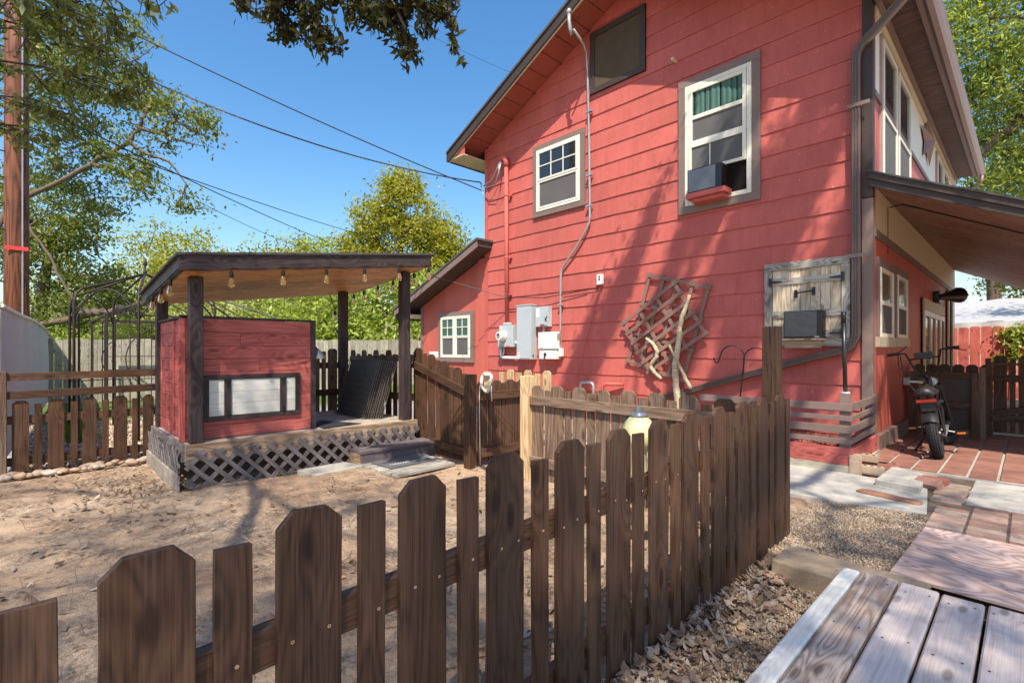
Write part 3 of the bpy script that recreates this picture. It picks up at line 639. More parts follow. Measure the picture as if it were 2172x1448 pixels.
MB().tube([(XC+.5,15.7,5.22),(XC+.49,15.75,5.1),(XC+.4,15.8,5.02),(XC+.12,16.0,4.9),(XC+.06,16.1,4.7)], .035, 8).build('downspout', M_gutter, house, smooth=1)
# porch roof
PZ = lambda x: 3.28 - .487*(x - (-1.29))
pr = MB().prism([(XC-.0,6.99,PZ(XC)-.02),(2.4,6.99,PZ(2.4)-.02),(2.4,6.99,PZ(2.4)-.08),(XC,6.99,PZ(XC)-.08)], (0, 9.1, 0)).build('porch_roof', M_shing, house)
MB().prism([(XC-.02,6.93,PZ(XC)+.0),(2.4,6.93,PZ(2.4)+.0),(2.4,6.93,PZ(2.4)-.075),(XC-.02,6.93,PZ(XC)-.075)], (0,.03,0)).build('fascia', M_trimd, pr)
MB().prism([(XC-.02,6.955,PZ(XC)-.078),(2.4,6.955,PZ(2.4)-.078),(2.4,6.955,PZ(2.4)-.16),(XC-.02,6.955,PZ(XC)-.16)], (0,.03,0)).build('fascia', M_trimd, pr)
MB().prism([(XC-.03,6.91,PZ(XC)+.022),(2.4,6.91,PZ(2.4)+.022),(2.4,6.91,PZ(2.4)+.002),(XC-.03,6.91,PZ(XC)+.002)], (0,.6,0)).build('shingle_edge', M_shing, pr)
for i in range(8):
    a = 6.99 + i*1.137
    p0, p1 = Vector((XC+.0, a+.567, PZ(XC)-.115)), Vector((2.4, a+.567, PZ(2.4)-.115))
    plank('ceiling_board', M_porch, pr, p0, p1, 1.132, .02, (0,1,0), 0)
plank('cable', M_cable, house, (XC+.003, 7.93, 2.45), (XC+.003, 7.93, 3.05), .012, .006, (0,1,0), 0)
MB().tube([(XC+.02, 7.93, PZ(XC)-.22), (XC+.15, 7.95, PZ(XC+.15)-.135), (-.2, 8.1, PZ(-.2)-.135), (.8, 8.2, PZ(.8)-.14)], .008, 6).build('cable', M_cable, house)
# downspout: a folded metal pipe swept in the plane of the wall
def sweep(pts, w, t, nrm):
    b = MB(); nrm = Vector(nrm); P = [Vector(p) for p in pts]; n = len(P)
    pr_ = [(-.5,-.5),(-.5,.4),(-.42,.5),(-.25,.5),(-.2,.38),(-.12,.38),(-.06,.5),(.06,.5),(.12,.38),(.2,.38),(.25,.5),(.42,.5),(.5,.4),(.5,-.5)]; k = len(pr_)
    for i in range(n):
        d = (P[min(i+1,n-1)] - P[max(i-1,0)]).normalized(); s_ = d.cross(nrm).normalized()
        b.v += [tuple(P[i] + s_*w*a + nrm*t*c) for a, c in pr_]
    b.f = [(i*k+j, i*k+(j+1) % k, (i+1)*k+(j+1) % k, (i+1)*k+j) for i in range(n-1) for j in range(k)] + [tuple(range(k-1,-1,-1)), tuple((n-1)*k+j for j in range(k))]
    return b
dsp = thing('downspout', (-1.41, 6.94, .4), 'brown metal downspout running down house corner then slanting along wall', 'downspout')
bend = lambda c, r, a0, a1, n=9: [(c[0]+r*math.cos(R(a0+(a1-a0)*i/n)), 6.94, c[1]+r*math.sin(R(a0+(a1-a0)*i/n))) for i in range(n+1)]
top = [(-.80, 6.80, 5.17), (-1.08, 6.87, 4.96), (-1.27, 6.93, 4.83)] + [(-1.36, 6.94, 4.76), (-1.40, 6.94, 4.69), (-1.41, 6.94, 4.6)]
low = bend((-1.41-.22, 1.42), .22, 0, -72)
sweep(top + [(-1.41,6.94,3.0), (-1.41,6.94,1.6)] + low[:-1] + [(-1.60, 6.94, 1.19)], .085, .07, (0,-1,0)).build('pipe', M_down, dsp, smooth=40)
for z in (1.18,):
    sweep([(-1.57,6.935,1.205), (-1.85,6.935,1.135), (-4.05,6.935,.44)], .08, .066, (0,-1,0)).build('pipe', M_down, dsp, smooth=40)
for i in range(8):
    a = low[1+i] if 1+i < len(low) else low[-1]
    p = Vector(a); c = Vector((-1.63, 6.94, 1.42)); rdir = (p - c).normalized()
    MB().bar(c + rdir*.19 + Vector((0,-.037,0)), c + rdir*.265 + Vector((0,-.037,0)), .008, .008, (0,1,0)).build('crimp', M_down, dsp)
for z, dx in ((4.07, .0), (2.32, -.02)):
    MB().box((-1.50, 6.895, z-.022), (-1.27, 6.901, z+.022)).box((-1.455,6.901,z-.02),(-1.451,6.975,z+.02)).box((-1.364,6.901,z-.02),(-1.36,6.975,z+.02)).build('strap', M_trim, dsp)
sweep([(-3.55,6.93,.60),(-3.56,6.93,.1)], .085, .06, (0,-1,0)).build('pipe', M_down, dsp, smooth=40)
# service mast (painted red) and grey conduit with weather head
ms = thing('service_mast', (-7.37, 6.93, 1.7), 'red painted electrical mast pipe with curved head beside left house corner', 'pipe')
MB().tube([(-7.355,6.93,1.72),(-7.375,6.93,4.95)], .042, 12).build('pipe', M_red, ms, smooth=1)
MB().tube([(-7.375,6.93,4.93),(-7.377,6.93,5.04),(-7.40,6.92,5.11),(-7.46,6.91,5.13),(-7.50,6.90,5.08)], [.05,.058,.062,.058,.04], 12).build('weather_head', M_red, ms, smooth=1)
for z in (4.35, 3.1, 2.35): MB().tube([(-7.37+.0,6.93,z-.012),(-7.37,6.93,z+.012)], .05, 12).box((-7.33,6.95,z-.02),(-7.27,7.0,z+.02)).build('clamp', M_red, ms)
cn = thing('conduit', (-5.95, 6.95, 1.2), 'galvanised conduit with weather head rising past the small upper window', 'pipe')
MB().tube([(-5.965,6.955,1.22),(-5.955,6.955,1.6),(-5.945,6.955,2.55),(-5.93,6.955,2.66),(-5.89,6.955,2.74),(-5.60,6.955,3.02),(-5.36,6.955,3.32),(-5.30,6.955,3.43),(-5.285,6.955,3.55),(-5.30,6.955,4.8),(-5.335,6.955,6.05),(-5.33,6.93,6.2),(-5.28,6.85,6.33),(-5.24,6.72,6.40),(-5.24,6.45,6.52)], .021, 10).build('pipe', M_galvd, cn, smooth=1)
hx, hy, hz = -5.24, 6.36, 6.50
MB().tube([(hx-.01,hy+.06,hz-.08),(hx-.01,hy+.02,hz),(hx-.015,hy,hz+.12),(hx-.02,hy,hz+.24)], [.03,.033,.03,.03], 10).build('elbow', M_galvd, cn, smooth=1)
MB().lathe([(.03,0),(.045,.02),(.04,.07),(.02,.09)], (hx-.02,hy,hz+.24), 12).build('weather_head', M_galvd, cn, smooth=1)
for z in (5.35, 4.25, 3.72, 2.05): MB().box((-5.36 if z > 3 else -6.0, 6.93, z-.015), (-5.24 if z > 3 else -5.9, 6.985, z+.015)).build('strap', M_galvd, cn)
# bronze star
st = []
for k in range(10):
    a = math.pi/2 + k*math.pi/5; r_ = .62 if k % 2 == 0 else .26; st.append((XC+.02, 11.2 + r_*math.cos(a)*1.02, 4.83 + r_*math.sin(a)*.68))
b = MB(); b.v = st + [(XC+.14, 11.2, 4.83), (XC+.01, 11.2, 4.83)]; b.f = [(k, (k+1) % 10, 10) for k in range(10)] + [((k+1) % 10, k, 11) for k in range(10)]
tag(b.build('wall_star', M_bronze), 'bronze five-pointed barn star fixed on cream upper wall', 'star')
# flood lamp on the porch wall
fl = thing('wall_lamp', (XC+.02, 12.4, 2.1), 'black flared floodlight on the red porch wall', 'lamp')
MB().box((XC-.0,12.25,2.12),(XC+.09,12.6,2.33)).build('mount', M_black, fl, bevel=.01)
MB().lathe([(.05,0),(.06,.1),(.09,.3),(.14,.48),(.15,.55),(.13,.56)], (XC+.06,12.4,2.22), 14, (.55,1,.12)).build('shade', M_black, fl, smooth=40)
# ---------------------------------------------------------------- the garden pavilion
pv = thing('garden_pavilion', (-5.9, 2.1, 0), 'brown post pavilion with slanted roof, red bar counter and lattice skirt', 'pavilion')
FX, BX, Y0, Y1, DZ = -5.15, -6.72, .98, 3.32, .385
k = 0; x = BX
while x < FX - .02:
    plank('deck_board', M_deckgrey, pv, (x+.07, Y0, DZ-.015), (x+.07, Y1, DZ-.015), .134, .028, (1,0,0)); x += .1425
plank('rim_beam', M_beam, pv, (FX+.021, Y0-.02, DZ-.075), (FX+.021, Y1+.02, DZ-.075), .15, .038, (0,0,1))
plank('rim_beam', M_latt, pv, (BX, Y0-.022, DZ-.075), (FX-.0, Y0-.022, DZ-.075), .15, .038, (0,0,1))
def lattice(parent, o, u, Lu, H0, H1, nrm, pitch=.15):
    o, u, nrm = Vector(o), Vector(u), Vector(nrm); h = H1 - H0; lp = thing_part('lattice', parent)
    for s in (1, -1):
        a = -h if s == 1 else 0.0
        while a < (Lu if s == 1 else Lu + h):
            # strip through (a, H0) rising with slope s
            t0 = max(0, -a) if s == 1 else max(0, a - Lu); t1 = min(h, Lu - a) if s == 1 else min(h, a)
            if t1 - t0 > .05:
                p0 = o + u*(a + s*t0) + Vector((0,0,H0+t0)); p1 = o + u*(a + s*t1) + Vector((0,0,H0+t1)); off = nrm * (.006 if s == 1 else .0145)
                plank('lattice_strip', M_latt, lp, p0+off, p1+off, .038, .008, u, 0)
            a += pitch
def thing_part(name, parent):
    o = bpy.data.objects.new(name, None); o.empty_display_size = .05; return place(o, WM[parent].copy(), parent)
lattice(pv, (FX+.044, Y0-.02, 0), (0,1,0), Y1-Y0+.04, -.06, .325, (1,0,0))
lattice(pv, (BX, Y0-.05, 0), (1,0,0), FX-BX, .06, .33, (0,-1,0), .13)
plank('skirt_board', M_deckgrey, pv, (BX+.1, Y0-.085, .06), (FX+.06, Y0-.075, .05), .16, .02, (0,0,1))
RZ = lambda X_, Y_: 2.012 + (Y_-.92)*.1303 + (X_+4.95)*.0836
for X_, Y_ in ((-5.205, 1.055), (-5.205, 3.215), (-6.60, 1.02), (-6.60, 3.10)):
    plank('post', M_post, pv, (X_, Y_, DZ-.0), (X_, Y_, RZ(X_, Y_)-.135), .105, .105, (0,1,0), .004)
rx0, rx1, ry0, ry1 = -6.93, -4.93, .885, 3.40
b = MB(); cs = [(rx0-.03,ry0-.03),(rx1+.035,ry0-.03),(rx1+.035,ry1+.06),(rx0-.03,ry1+.06)]
b.add([(X_,Y_,RZ(X_,Y_)+dz) for dz in (.0,.022) for X_, Y_ in cs], [(3,2,1,0),(4,5,6,7),(0,1,5,4),(1,2,6,5),(2,3,7,6),(3,0,4,7)])
rf = b.build('roof', M_shing, pv)
def rp(X_, Y_, dz): return Vector((X_, Y_, RZ(X_, Y_)+dz))
plank('fascia', M_post, pv, rp(rx1+.0,ry0,-.062), rp(rx1+.0,ry1,-.062), .122, .034, (0,0,1)); plank('fascia', M_post, pv, rp(rx0,ry0,-.062), rp(rx0,ry1,-.062), .122, .034, (0,0,1))
plank('fascia', M_post, pv, rp(rx0+.02,ry0+.015,-.064), rp(rx1-.02,ry0+.015,-.064), .124, .034, (0,0,1)); plank('fascia', M_post, pv, rp(rx0+.02,ry1-.015,-.064), rp(rx1-.02,ry1-.015,-.064), .124, .034, (0,0,1))
n = 14
for i in range(n):
    X_ = rx0+.03 + (rx1-rx0-.06)*(i+.5)/n
    plank('ceiling_board', M_cedar, rf, rp(X_, ry0+.035, -.122), rp(X_, ry1-.035, -.122), (rx1-rx0-.06)/n-.004, .014, (1,0,.0836), 0)
# bar counter front: horizontal red boards round a hatch
bx = -5.30; by0, by1 = 1.0, 2.13; bh = .1245
ct = thing_part('counter', pv)
for i in range(9):
    z = DZ + .005 + i*bh; cuts = [by0, by1] if i in (0, 1, 6, 8) else [by0, by0 + [.3,.95,.55,.38,.45,.62,.3,.45][i % 8], by1]
    for a, c in zip(cuts, cuts[1:]): plank('board', M_redwood, ct, (bx-.01, a+.001, z+bh/2), (bx-.01, c-.001, z+bh/2), bh-.003, .02, (0,0,1), .0015)
boxo('backing', M_trimd, ct, (bx-.05, by0, DZ+.006), (bx-.024, by1, DZ+9*bh), 0); boxo('backing', M_trimd, ct, (-6.54, Y0+.042, DZ+.006), (-5.40, Y0+.07, DZ+9*bh), 0)  # dark backing added to stop light showing through the board gaps
for i in range(9):
    z = DZ + .005 + i*bh
    for a, c in ((-6.54, -5.80), (-5.76, -5.42)): plank('board', M_redwood, ct, (a, Y0+.028, z+bh/2), (c, Y0+.028, z+bh/2), bh-.003, .018, (0,0,1), .0015)
plank('batten', M_redwood, ct, (-5.78, Y0+.012, DZ+.005), (-5.78, Y0+.012, DZ+9*bh), .045, .018, (1,0,0))
plank('corner_board', M_post, ct, (-5.385, Y0+.014, DZ), (-5.385, Y0+.014, DZ+9*bh+.02), .06, .02, (1,0,0))
plank('corner_board', M_redwood, ct, (bx+.001, by0-.03, DZ), (bx+.001, by0-.03, DZ+9*bh+.0), .05, .02, (0,1,0))
plank('corner_board', M_post, ct, (bx+.004, by1+.022, DZ), (bx+.004, by1+.022, DZ+9*bh+.02), .05, .03, (0,1,0))
plank('cap_rail', M_post, ct, (bx-.01, by0-.05, DZ+9*bh+.02), (bx-.01, by1+.05, DZ+9*bh+.02), .05, .02, (1,0,0)); plank('cap_rail', M_post, ct, (-6.54, Y0+.02, DZ+9*bh+.018), (-5.36, Y0+.02, DZ+9*bh+.018), .05, .02, (0,1,0))
ht = thing_part('hatch', pv); hy0, hy1, hz0, hz1 = 1.135, 2.01, .552, .985; fx = bx+.012
for p0, p1, wd in (((fx,hy0,hz1-.023),(fx,hy1,hz1-.023),(0,0,1)), ((fx,hy0,hz0+.023),(fx,hy1,hz0+.023),(0,0,1)), ((fx,hy0+.022,hz0+.047),(fx,hy0+.022,hz1-.047),(0,1,0)), ((fx,hy1-.022,hz0+.047),(fx,hy1-.022,hz1-.047),(0,1,0))):
    plank('frame', M_post, ht, p0, p1, .045, .022, wd)
for i in range(3):
    z = hz0+.048 + i*.113; plank('board', M_white, ht, (fx-.005,hy0+.046,z+.056), (fx-.005,hy1-.046,z+.056), .111, .014, (0,0,1), .001)
for y in (hy0+.20, hy1-.17):
    plank('batten', M_post, ht, (fx+.009,y,hz0+.048), (fx+.009,y,hz1-.048), .06, .014, (0,1,0))
    boxo('hinge', M_black, ht, (fx+.0165,y-.03,hz1-.06), (fx+.02,y+.03,hz1-.045), 0); MB().tube([(fx+.02,y,hz1-.05),(fx+.02,y,hz1-.12)], [.008,.003], 6).build('hinge', M_black, ht); MB().tube([(fx+.022,y,hz0+.1),(fx+.028,y,hz0+.06),(fx+.02,y,hz0+.02)], .004, 5).build('hook_latch', M_black, ht)
# little lamp shade on the end of the counter
lp = thing('counter_lamp', (-5.35, 2.2, 1.15), 'small grey cone lamp shade on right end of red counter', 'lamp')
MB().lathe([(.012,.10),(.02,.09),(.085,.0),(.08,-.004)], (-5.36,2.235,1.13), 14).build('shade', M_galvd, lp, smooth=1)
MB().tube([(-5.36,2.235,1.22),(-5.36,2.2,1.26),(-5.34,2.15,1.25)], .008, 6).build('arm', M_black, lp)
# string of bulbs under the pavilion roof
sl_ = thing('string_light', (-4.9, 2.1, 1.9), 'black cord of amber filament bulbs hung along pavilion roof edge', 'string light')
def bulb(p):
    p = Vector(p)
    MB().lathe([(.011,0),(.017,-.006),(.018,-.05),(.014,-.056)], p+Vector((0,0,-.03)), 8).build('socket', M_black, sl_, smooth=40)
    MB().tube([p, p+Vector((0,0,-.035))], .005, 5).build('drop_wire', M_cable, sl_)
    MB().lathe([(.012,0),(.019,-.02),(.026,-.055),(.027,-.07),(.02,-.085),(.004,-.09)], p+Vector((0,0,-.085)), 10).build('bulb', M_bulb, sl_, smooth=1)
pts = []
for Y_ in (.95, 1.27, 1.71, 2.13, 2.545, 2.965, 3.36):
    p = rp(rx1+.024, Y_, -.115); pts.append(p)
    if 1 < Y_: bulb(p)
cor = []
for a, c in zip(pts, pts[1:]):
    for i in range(6): t = i/6; cor.append(a.lerp(c, t) + Vector((0,0,-.025*math.sin(math.pi*t))))
MB().tube(cor + [pts[-1]], .0045, 5).build('cord', M_cable, sl_)
pts = [rp(X_, ry0-.008, -.105) for X_ in (-4.95, -5.28, -5.72, -6.18, -6.6)]
for p in pts[1:4]: bulb(p)
MB().tube(pts, .0045, 5).build('cord', M_cable, sl_)
pts = [rp(X_, ry1+.01, -.105) for X_ in (-4.95, -5.3, -5.8, -6.2, -6.6, -6.9)]
for p in pts[1:]: bulb(p)
MB().tube(pts, .0045, 5).build('cord', M_cable, sl_)
q = atX(693, 612, -6.75); pts = [q, atX(700, 625, -6.75), atX(706, 645, -6.75), atX(711, 655, -6.75), atX(718, 648, -6.75), atX(724, 640, -6.75)]
MB().tube(pts, .005, 5).build('cord', M_cable, sl_); bulb(pts[3])
# folded wire crates leaning in the corner
M_wire = plain('dark_crate_wire', (.11,.085,.07), .4, .3)
def wire_panel(b, o, u, v, nu, nv, r):
    o, u, v = Vector(o), Vector(u), Vector(v)
    for i in range(nu+1): b.tube([o+u*(i/nu), o+u*(i/nu)+v], r*(1.8 if i in (0, nu) else 1), 4, False)
    for i in range(nv+1): b.tube([o+v*(i/nv), o+v*(i/nv)+u], r*(1.8 if i in (0, nv) else 1), 4, False)
up = Vector((.04, .19, .70)); oo = Vector((-6.36, 2.86, .395))
for c in range(3):
    lab = ['black folded wire crate in front of the leaning stack', 'middle folded wire crate of the stack against pavilion fence', 'rearmost folded wire crate of the stack touching fence'][c]
    cr = thing('wire_crate', oo + Vector((.3,.075*c,0)), lab, 'crate', 'folded dog crates leaning in the pavilion corner')
    d = Vector((.035*c+.02*(c>0), .07*c, 0)); b = MB()
    for j in range(3): wire_panel(b, oo+d+Vector((.01*j,.022*j,0)), Vector((.80,.01,0)), up*(1-.02*c), 20, 9, .003)
    b.build('wire_panel', M_wire, cr)
    T = MB(); p = oo+d+Vector((.02,.035,.015)); T.add([p, p+Vector((.76,.01,0)), p+Vector((.76,.01,0))+up*.95, p+up*.95]+[a+Vector((0,.018,-.004)) for a in (p, p+Vector((.76,.01,0)), p+Vector((.76,.01,0))+up*.95, p+up*.95)], [(0,1,2,3),(7,6,5,4),(0,4,5,1),(1,5,6,2),(2,6,7,3),(3,7,4,0)])
    T.build('tray', M_trimd if c else M_black, cr)
# mats, step and slabs before the pavilion
mt = MB().prism([(-5.60,2.25,DZ+.001),(-5.78,2.45,DZ+.001),(-5.25,2.68,DZ+.001),(-5.18,2.22,DZ+.001)], (0,0,.008)); tag(mt.build('floor_mat', M_mat), 'small black rubber mat on pavilion deck beside counter', 'mat')
stp = thing('step', (-5.0, 2.95, 0), 'mauve-brown painted wooden box step below pavilion deck', 'step')
plank('tread', M_step, stp, (-4.985, 2.47, .142), (-4.985, 3.42, .142), .30, .03, (1,0,0)); plank('riser', M_step, stp, (-4.86, 2.48, .06), (-4.86, 3.41, .06), .132, .03, (0,0,1)); plank('end_board', M_beam, stp, (-5.10, 2.488, .06), (-4.88, 2.488, .06), .13, .03, (0,0,1))
ss = MB().prism([(-5.02,1.88,-.03),(-4.66,1.93,-.03),(-4.74,2.44,-.03),(-5.04,2.38,-.03)], (0,0,.07)); tag(ss.build('stepping_stone', M_conc, bevel=.012), 'flat pale concrete stepping stone beside the wooden step', 'stone')
bd = thing('duckboard', (-4.5, 2.85, 0), 'weathered board platform on the sand under a grey doormat', 'boardwalk')
for i in range(5): plank('board', M_grey, bd, (-4.82+.142*i, 2.46+.01*i, .012), (-4.86+.142*i, 3.26-.01*i, .012), .135, .03, (1,0,0))
dm = thing('doormat', (-4.55, 2.85, .03), 'worn charcoal doormat with faded white lettering before the step', 'doormat')
dmm = MB().prism([(-4.79,2.56,.03),(-4.42,2.58,.03),(-4.46,3.14,.03),(-4.82,3.12,.03)], (0,0,.012)).build('mat', M_matg, dm)
rr_ = random.Random(3)
for i in range(15):
    y = 2.64 + i*.03; x = -4.545 + .0*i; h = rr_.uniform(.012,.022)
    MB().box((x-h, y, .0425), (x+h, y+.005, .044)).box((x-h*rr_.choice([1,-.2]), y+.005, .0425), (x-h*.6, y+.018, .044)).build('letter', M_plast, dm)
# ---------------------------------------------------------------- fences
def picket(parent, m, base, h, w, wd, ear=.03, var=0, t=.018, jit=.0015):
    b0 = Vector(base); return plank('picket', m, parent, b0, b0+Vector((0,0,h)), w, t, wd, .0015, ear, var, jit)
def screw(p, nrm, parent):
    key = ('screw', nrm)
    if key not in TM:
        q = MB().lathe([(.0042,0),(.0042,.001),(.002,.001),(.0015,-.001)], (0,0,0), 8, nrm); me = bpy.data.meshes.new('screw'); me.from_pydata(q.v, [], q.f); me.materials.append(M_screw); TM[key] = me
    place(bpy.data.objects.new('screw', TM[key]), Matrix.Translation(Vector(p)), parent)
f1 = thing('picket_fence', (-1.1, 1.7, 0), 'near dark walnut picket fence running from foreground towards the house', 'fence')
top1 = lambda y: .852 + (.05*y if y < 1 else .05 + .016*(y-1))
for k in range(-2, 13):
    for w, yc in ((.142, .147+.2985*k), (.068, -.003+.2985*k)):
        if yc > 3.60 or yc < -.5: continue
        h = top1(yc) - (0 if w > .1 else .036) + random.uniform(-.006,.006); zb = -.055
        p = picket(f1, M_fence, (-1.109+random.uniform(-.002,.002), yc+random.uniform(-.006,.006), zb), h-zb, w*random.uniform(.98,1.03), (0,1,0), .034 if w > .1 else 0, abs(k)*2+(w < .1), jit=.0022)
        if yc < 2.2:
            zr = .575+.04*yc
            for dy in ((-.035,.038) if w > .1 else (.005,)): screw((-1.0985, yc+dy+random.uniform(-.008,.008), zr+random.uniform(-.012,.02)), (1,0,0), p)
plank('rail', M_fence, f1, (-1.137,-.6,.55), (-1.137,3.55,.55+.166), .085, .036, (0,0,1)); plank('rail', M_fence, f1, (-1.137,-.6,.08), (-1.137,3.55,.12), .085, .036, (0,0,1))
plank('post', M_fence, f1, (-1.175,3.50,-.1), (-1.175,3.50,1.374), .095, .095, (0,1,0), .004)
f2 = thing('picket_fence', (-2.3, 3.45, 0), 'sunlit brown picket fence with front rail in front of red wall', 'fence')
xw = [-3.245,-3.0,-2.745,-2.495,-2.247,-1.995,-1.735,-1.47,-1.245]; xn = [-3.113,-2.872,-2.618,-2.368,-2.117,-1.867,-1.60,-1.34]
for i, x in enumerate(xw): picket(f2, M_fence2 if i < 7 else M_fence, (x, 3.46, -.03), .915+random.uniform(-.006,.006), .142, (1,0,0), .03, i)
for i, x in enumerate(xn): picket(f2, M_fence2 if i < 6 else M_fence, (x, 3.46, -.03), .872+random.uniform(-.006,.006), .073, (1,0,0), 0, i+1)
plank('rail', M_fence2, f2, (-3.31,3.43,.742), (-1.22,3.43,.742), .085, .036, (0,0,1)); plank('rail', M_fence2, f2, (-3.31,3.43,.17), (-1.22,3.43,.17), .085, .036, (0,0,1))
gp_ = plank('gate_post', M_newpost, None, (-3.365,3.44,-.02), (-3.365,3.44,.972), .1, .1, (0,1,0), .004); tag(gp_, 'pale new pine post beside the open yard gate', 'post')
gd = plank('gate_post', M_fence, None, (-4.06,3.30,-.02), (-4.06,3.30,.965), .1, .1, (0,1,0), .004); tag(gd, 'dark brown hinge post of the open yard gate', 'post')
ga = thing('yard_gate', (-4.0, 3.75, 0), 'brown picket gate standing open between dark and pale posts', 'gate')
for i, (y, w) in enumerate(((3.445,.135),(3.545,.035),(3.645,.135),(3.745,.04),(3.845,.135),(3.945,.04),(4.045,.135))): picket(ga, M_fence, (-4.035, y, .03), .86 if w > .1 else .83, w, (0,1,0), .028 if w > .1 else 0, i)
plank('rail', M_fence, ga, (-4.008,3.40,.735), (-4.008,4.10,.735), .085, .036, (0,0,1)); plank('rail', M_fence, ga, (-4.008,3.40,.135), (-4.008,4.10,.135), .085, .036, (0,0,1))
MB().tube([(-3.985,3.42,.76),(-3.985,4.08,.12)], .003, 5).build('brace_wire', M_iron, ga)
f3 = thing('picket_fence', (-4.7, 3.4, 0), 'stepped dark picket fence sloping down from pavilion corner to gate', 'fence')
for i, (x, w) in enumerate(((-5.22,.15),(-5.085,.085),(-4.945,.14),(-4.81,.08),(-4.68,.14),(-4.56,.08),(-4.44,.14),(-4.315,.075),(-4.19,.14))):
    t = (x+5.22)/1.03; picket(f3, M_fence, (x, 3.425, 0), 1.245-.29*t-(.03 if w < .1 else 0), w, (1,0,0), .03 if w > .1 else 0, i)
plank('rail', M_fence, f3, (-5.30,3.398,1.045), (-4.11,3.398,.72), .085, .036, (0,0,1)); plank('rail', M_fence, f3, (-4.92,3.398,.14), (-4.11,3.398,.10), .085, .036, (0,0,1))
f4 = thing('picket_fence', (-6.3, 3.42, 0), 'brown picket fence along right side of pavilion deck behind crates', 'fence')
for i in range(11):
    x = -7.03 + i*.172; picket(f4, M_fence2 if i % 3 else M_fence, (x, 3.46, .2), 1.02 if i % 2 == 0 else .965, .13 if i % 2 == 0 else .09, (1,0,0), .03 if i % 2 == 0 else 0, i)
plank('rail', M_fence2, f4, (-7.05,3.43,1.09), (-5.32,3.43,1.12), .085, .036, (0,0,1)); plank('rail', M_fence2, f4, (-7.05,3.43,.60), (-5.32,3.43,.63), .085, .036, (0,0,1))
f5 = thing('picket_fence', (-6.9, 2.6, 0), 'brown picket fence behind the pavilion deck left of the crates', 'fence')
for i in range(9):
    y = 2.2 + i*.128; wide = i % 2 == 1; picket(f5, M_fence2, (-6.93, y, .15), 1.09 if wide else 1.05, .135 if wide else .06, (0,1,0), .03 if wide else 0, i)
plank('rail', M_fence, f5, (-6.90,2.1,.62), (-6.90,3.3,.62), .085, .036, (0,0,1)); plank('rail', M_fence, f5, (-6.957,2.1,1.0), (-6.957,3.3,1.0), .085, .036, (0,0,1))
f6 = thing('picket_fence', (-6.9, .4, 0), 'low brown picket fence with two open rails left of pavilion', 'fence')
for i, (a, c) in enumerate(((-.147,-.025),(.012,.071),(.112,.237),(.284,.34),(.377,.491),(.538,.593),(.633,.752),(.793,.844),(.891,.99))):
    wide = i % 2 == 0; picket(f6, M_fence, (-6.9, (a+c)/2, .02), .70 if wide else .665, (c-a), (0,1,0), .03 if wide else 0, i)
for z, t in ((.53,.08),(.12,.08)): plank('rail', M_fence, f6, (-6.93,-.22,z), (-6.93,1.02,z), t, .036, (0,0,1))
plank('rail', M_fence, f6, (-6.885,-.20,.955), (-6.885,1.0,.965), .075, .036, (0,0,1)); plank('rail', M_fence, f6, (-6.885,-.20,.775), (-6.885,1.0,.80), .075, .036, (0,0,1))
plank('post', M_fence2, f6, (-6.89,-.225,-.02), (-6.89,-.225,1.01), .09, .09, (0,1,0), .004)
f7 = thing('picket_fence', (-4.6, 4.6, 0), 'pale tan pickets behind the dark gate post and hose', 'fence')
for i in range(6): picket(f7, M_newpost, (-5.0+.165*i, 4.62, .3), .66 if i % 2 else .62, .13 if i % 2 else .09, (1,0,0), .03 if i % 2 else 0, i)
plank('rail', M_newpost, f7, (-5.08,4.65,.7), (-4.1,4.65,.7), .08, .03, (0,0,1))
# far boundary fence of weathered boards
f8 = thing('board_fence', (-15.4, 5, 0), 'tall weathered grey board fence beyond gazebo and pavilion', 'fence')
y = -9; i = 0
while y < 13:
    picket(f8, M_greyy, (-15.4, y, -.1), 1.56+.012*y+random.uniform(-.02,.02), .142, (0,1,0), .0, i % 5); y += .152; i += 1
plank('rail', M_greyy, f8, (-15.43,-9.1,1.1), (-15.43,13,1.3), .09, .04, (0,0,1))
# grey privacy screen on a chain-link frame
sc_ = thing('privacy_screen', (-11, -.1, 0), 'grey fabric privacy screen on metal posts at left edge', 'screen')
SCT, SCZ = [0,.17,.36,.47,.57,.73,.87,.98,1], [1.685,1.685,1.705,1.71,1.70,1.675,1.605,1.56,1.55]
A_, B_ = Vector((-7.15,-.235,0)), Vector((-16.6,.33,0)); V = []; n = 60
for i in range(n+1):
    t = i/n; p = A_.lerp(B_, t); zt = float(np.interp(t, SCT, SCZ)) - .012*abs(math.sin(t*math.pi*7)); wob = .03*math.sin(t*41)+.012*math.sin(t*97)
    for j in range(5): s_ = j/4; V.append((p.x, p.y + wob*math.sin(s_*3.1), .06 + (zt-.06)*s_))
Fc = [(i*5+j, (i+1)*5+j, (i+1)*5+j+1, i*5+j+1) for i in range(n) for j in range(4)]
q = MB(); q.v = V; q.f = Fc; q.build('fabric', M_fabric, sc_, smooth=1)
MB().tube([tuple(A_.lerp(B_, t)+Vector((0,-.03,float(np.interp(t, SCT, SCZ))))) for t in np.linspace(0,1,30)], .016, 6).build('top_rail', M_galvd, sc_)
MB().tube([tuple(A_.lerp(B_, t)+Vector((0,.012,float(np.interp(t, SCT, SCZ))-.02))) for t in np.linspace(0,1,30)], .02, 6).build('hem', M_plast, sc_)
for t in (.0, .33, .66, 1): p = A_.lerp(B_, t); MB().tube([(p.x,p.y-.035,0),(p.x,p.y-.035,float(np.interp(t, SCT, SCZ))+.02)], .025, 8).build('post', M_galvd, sc_)
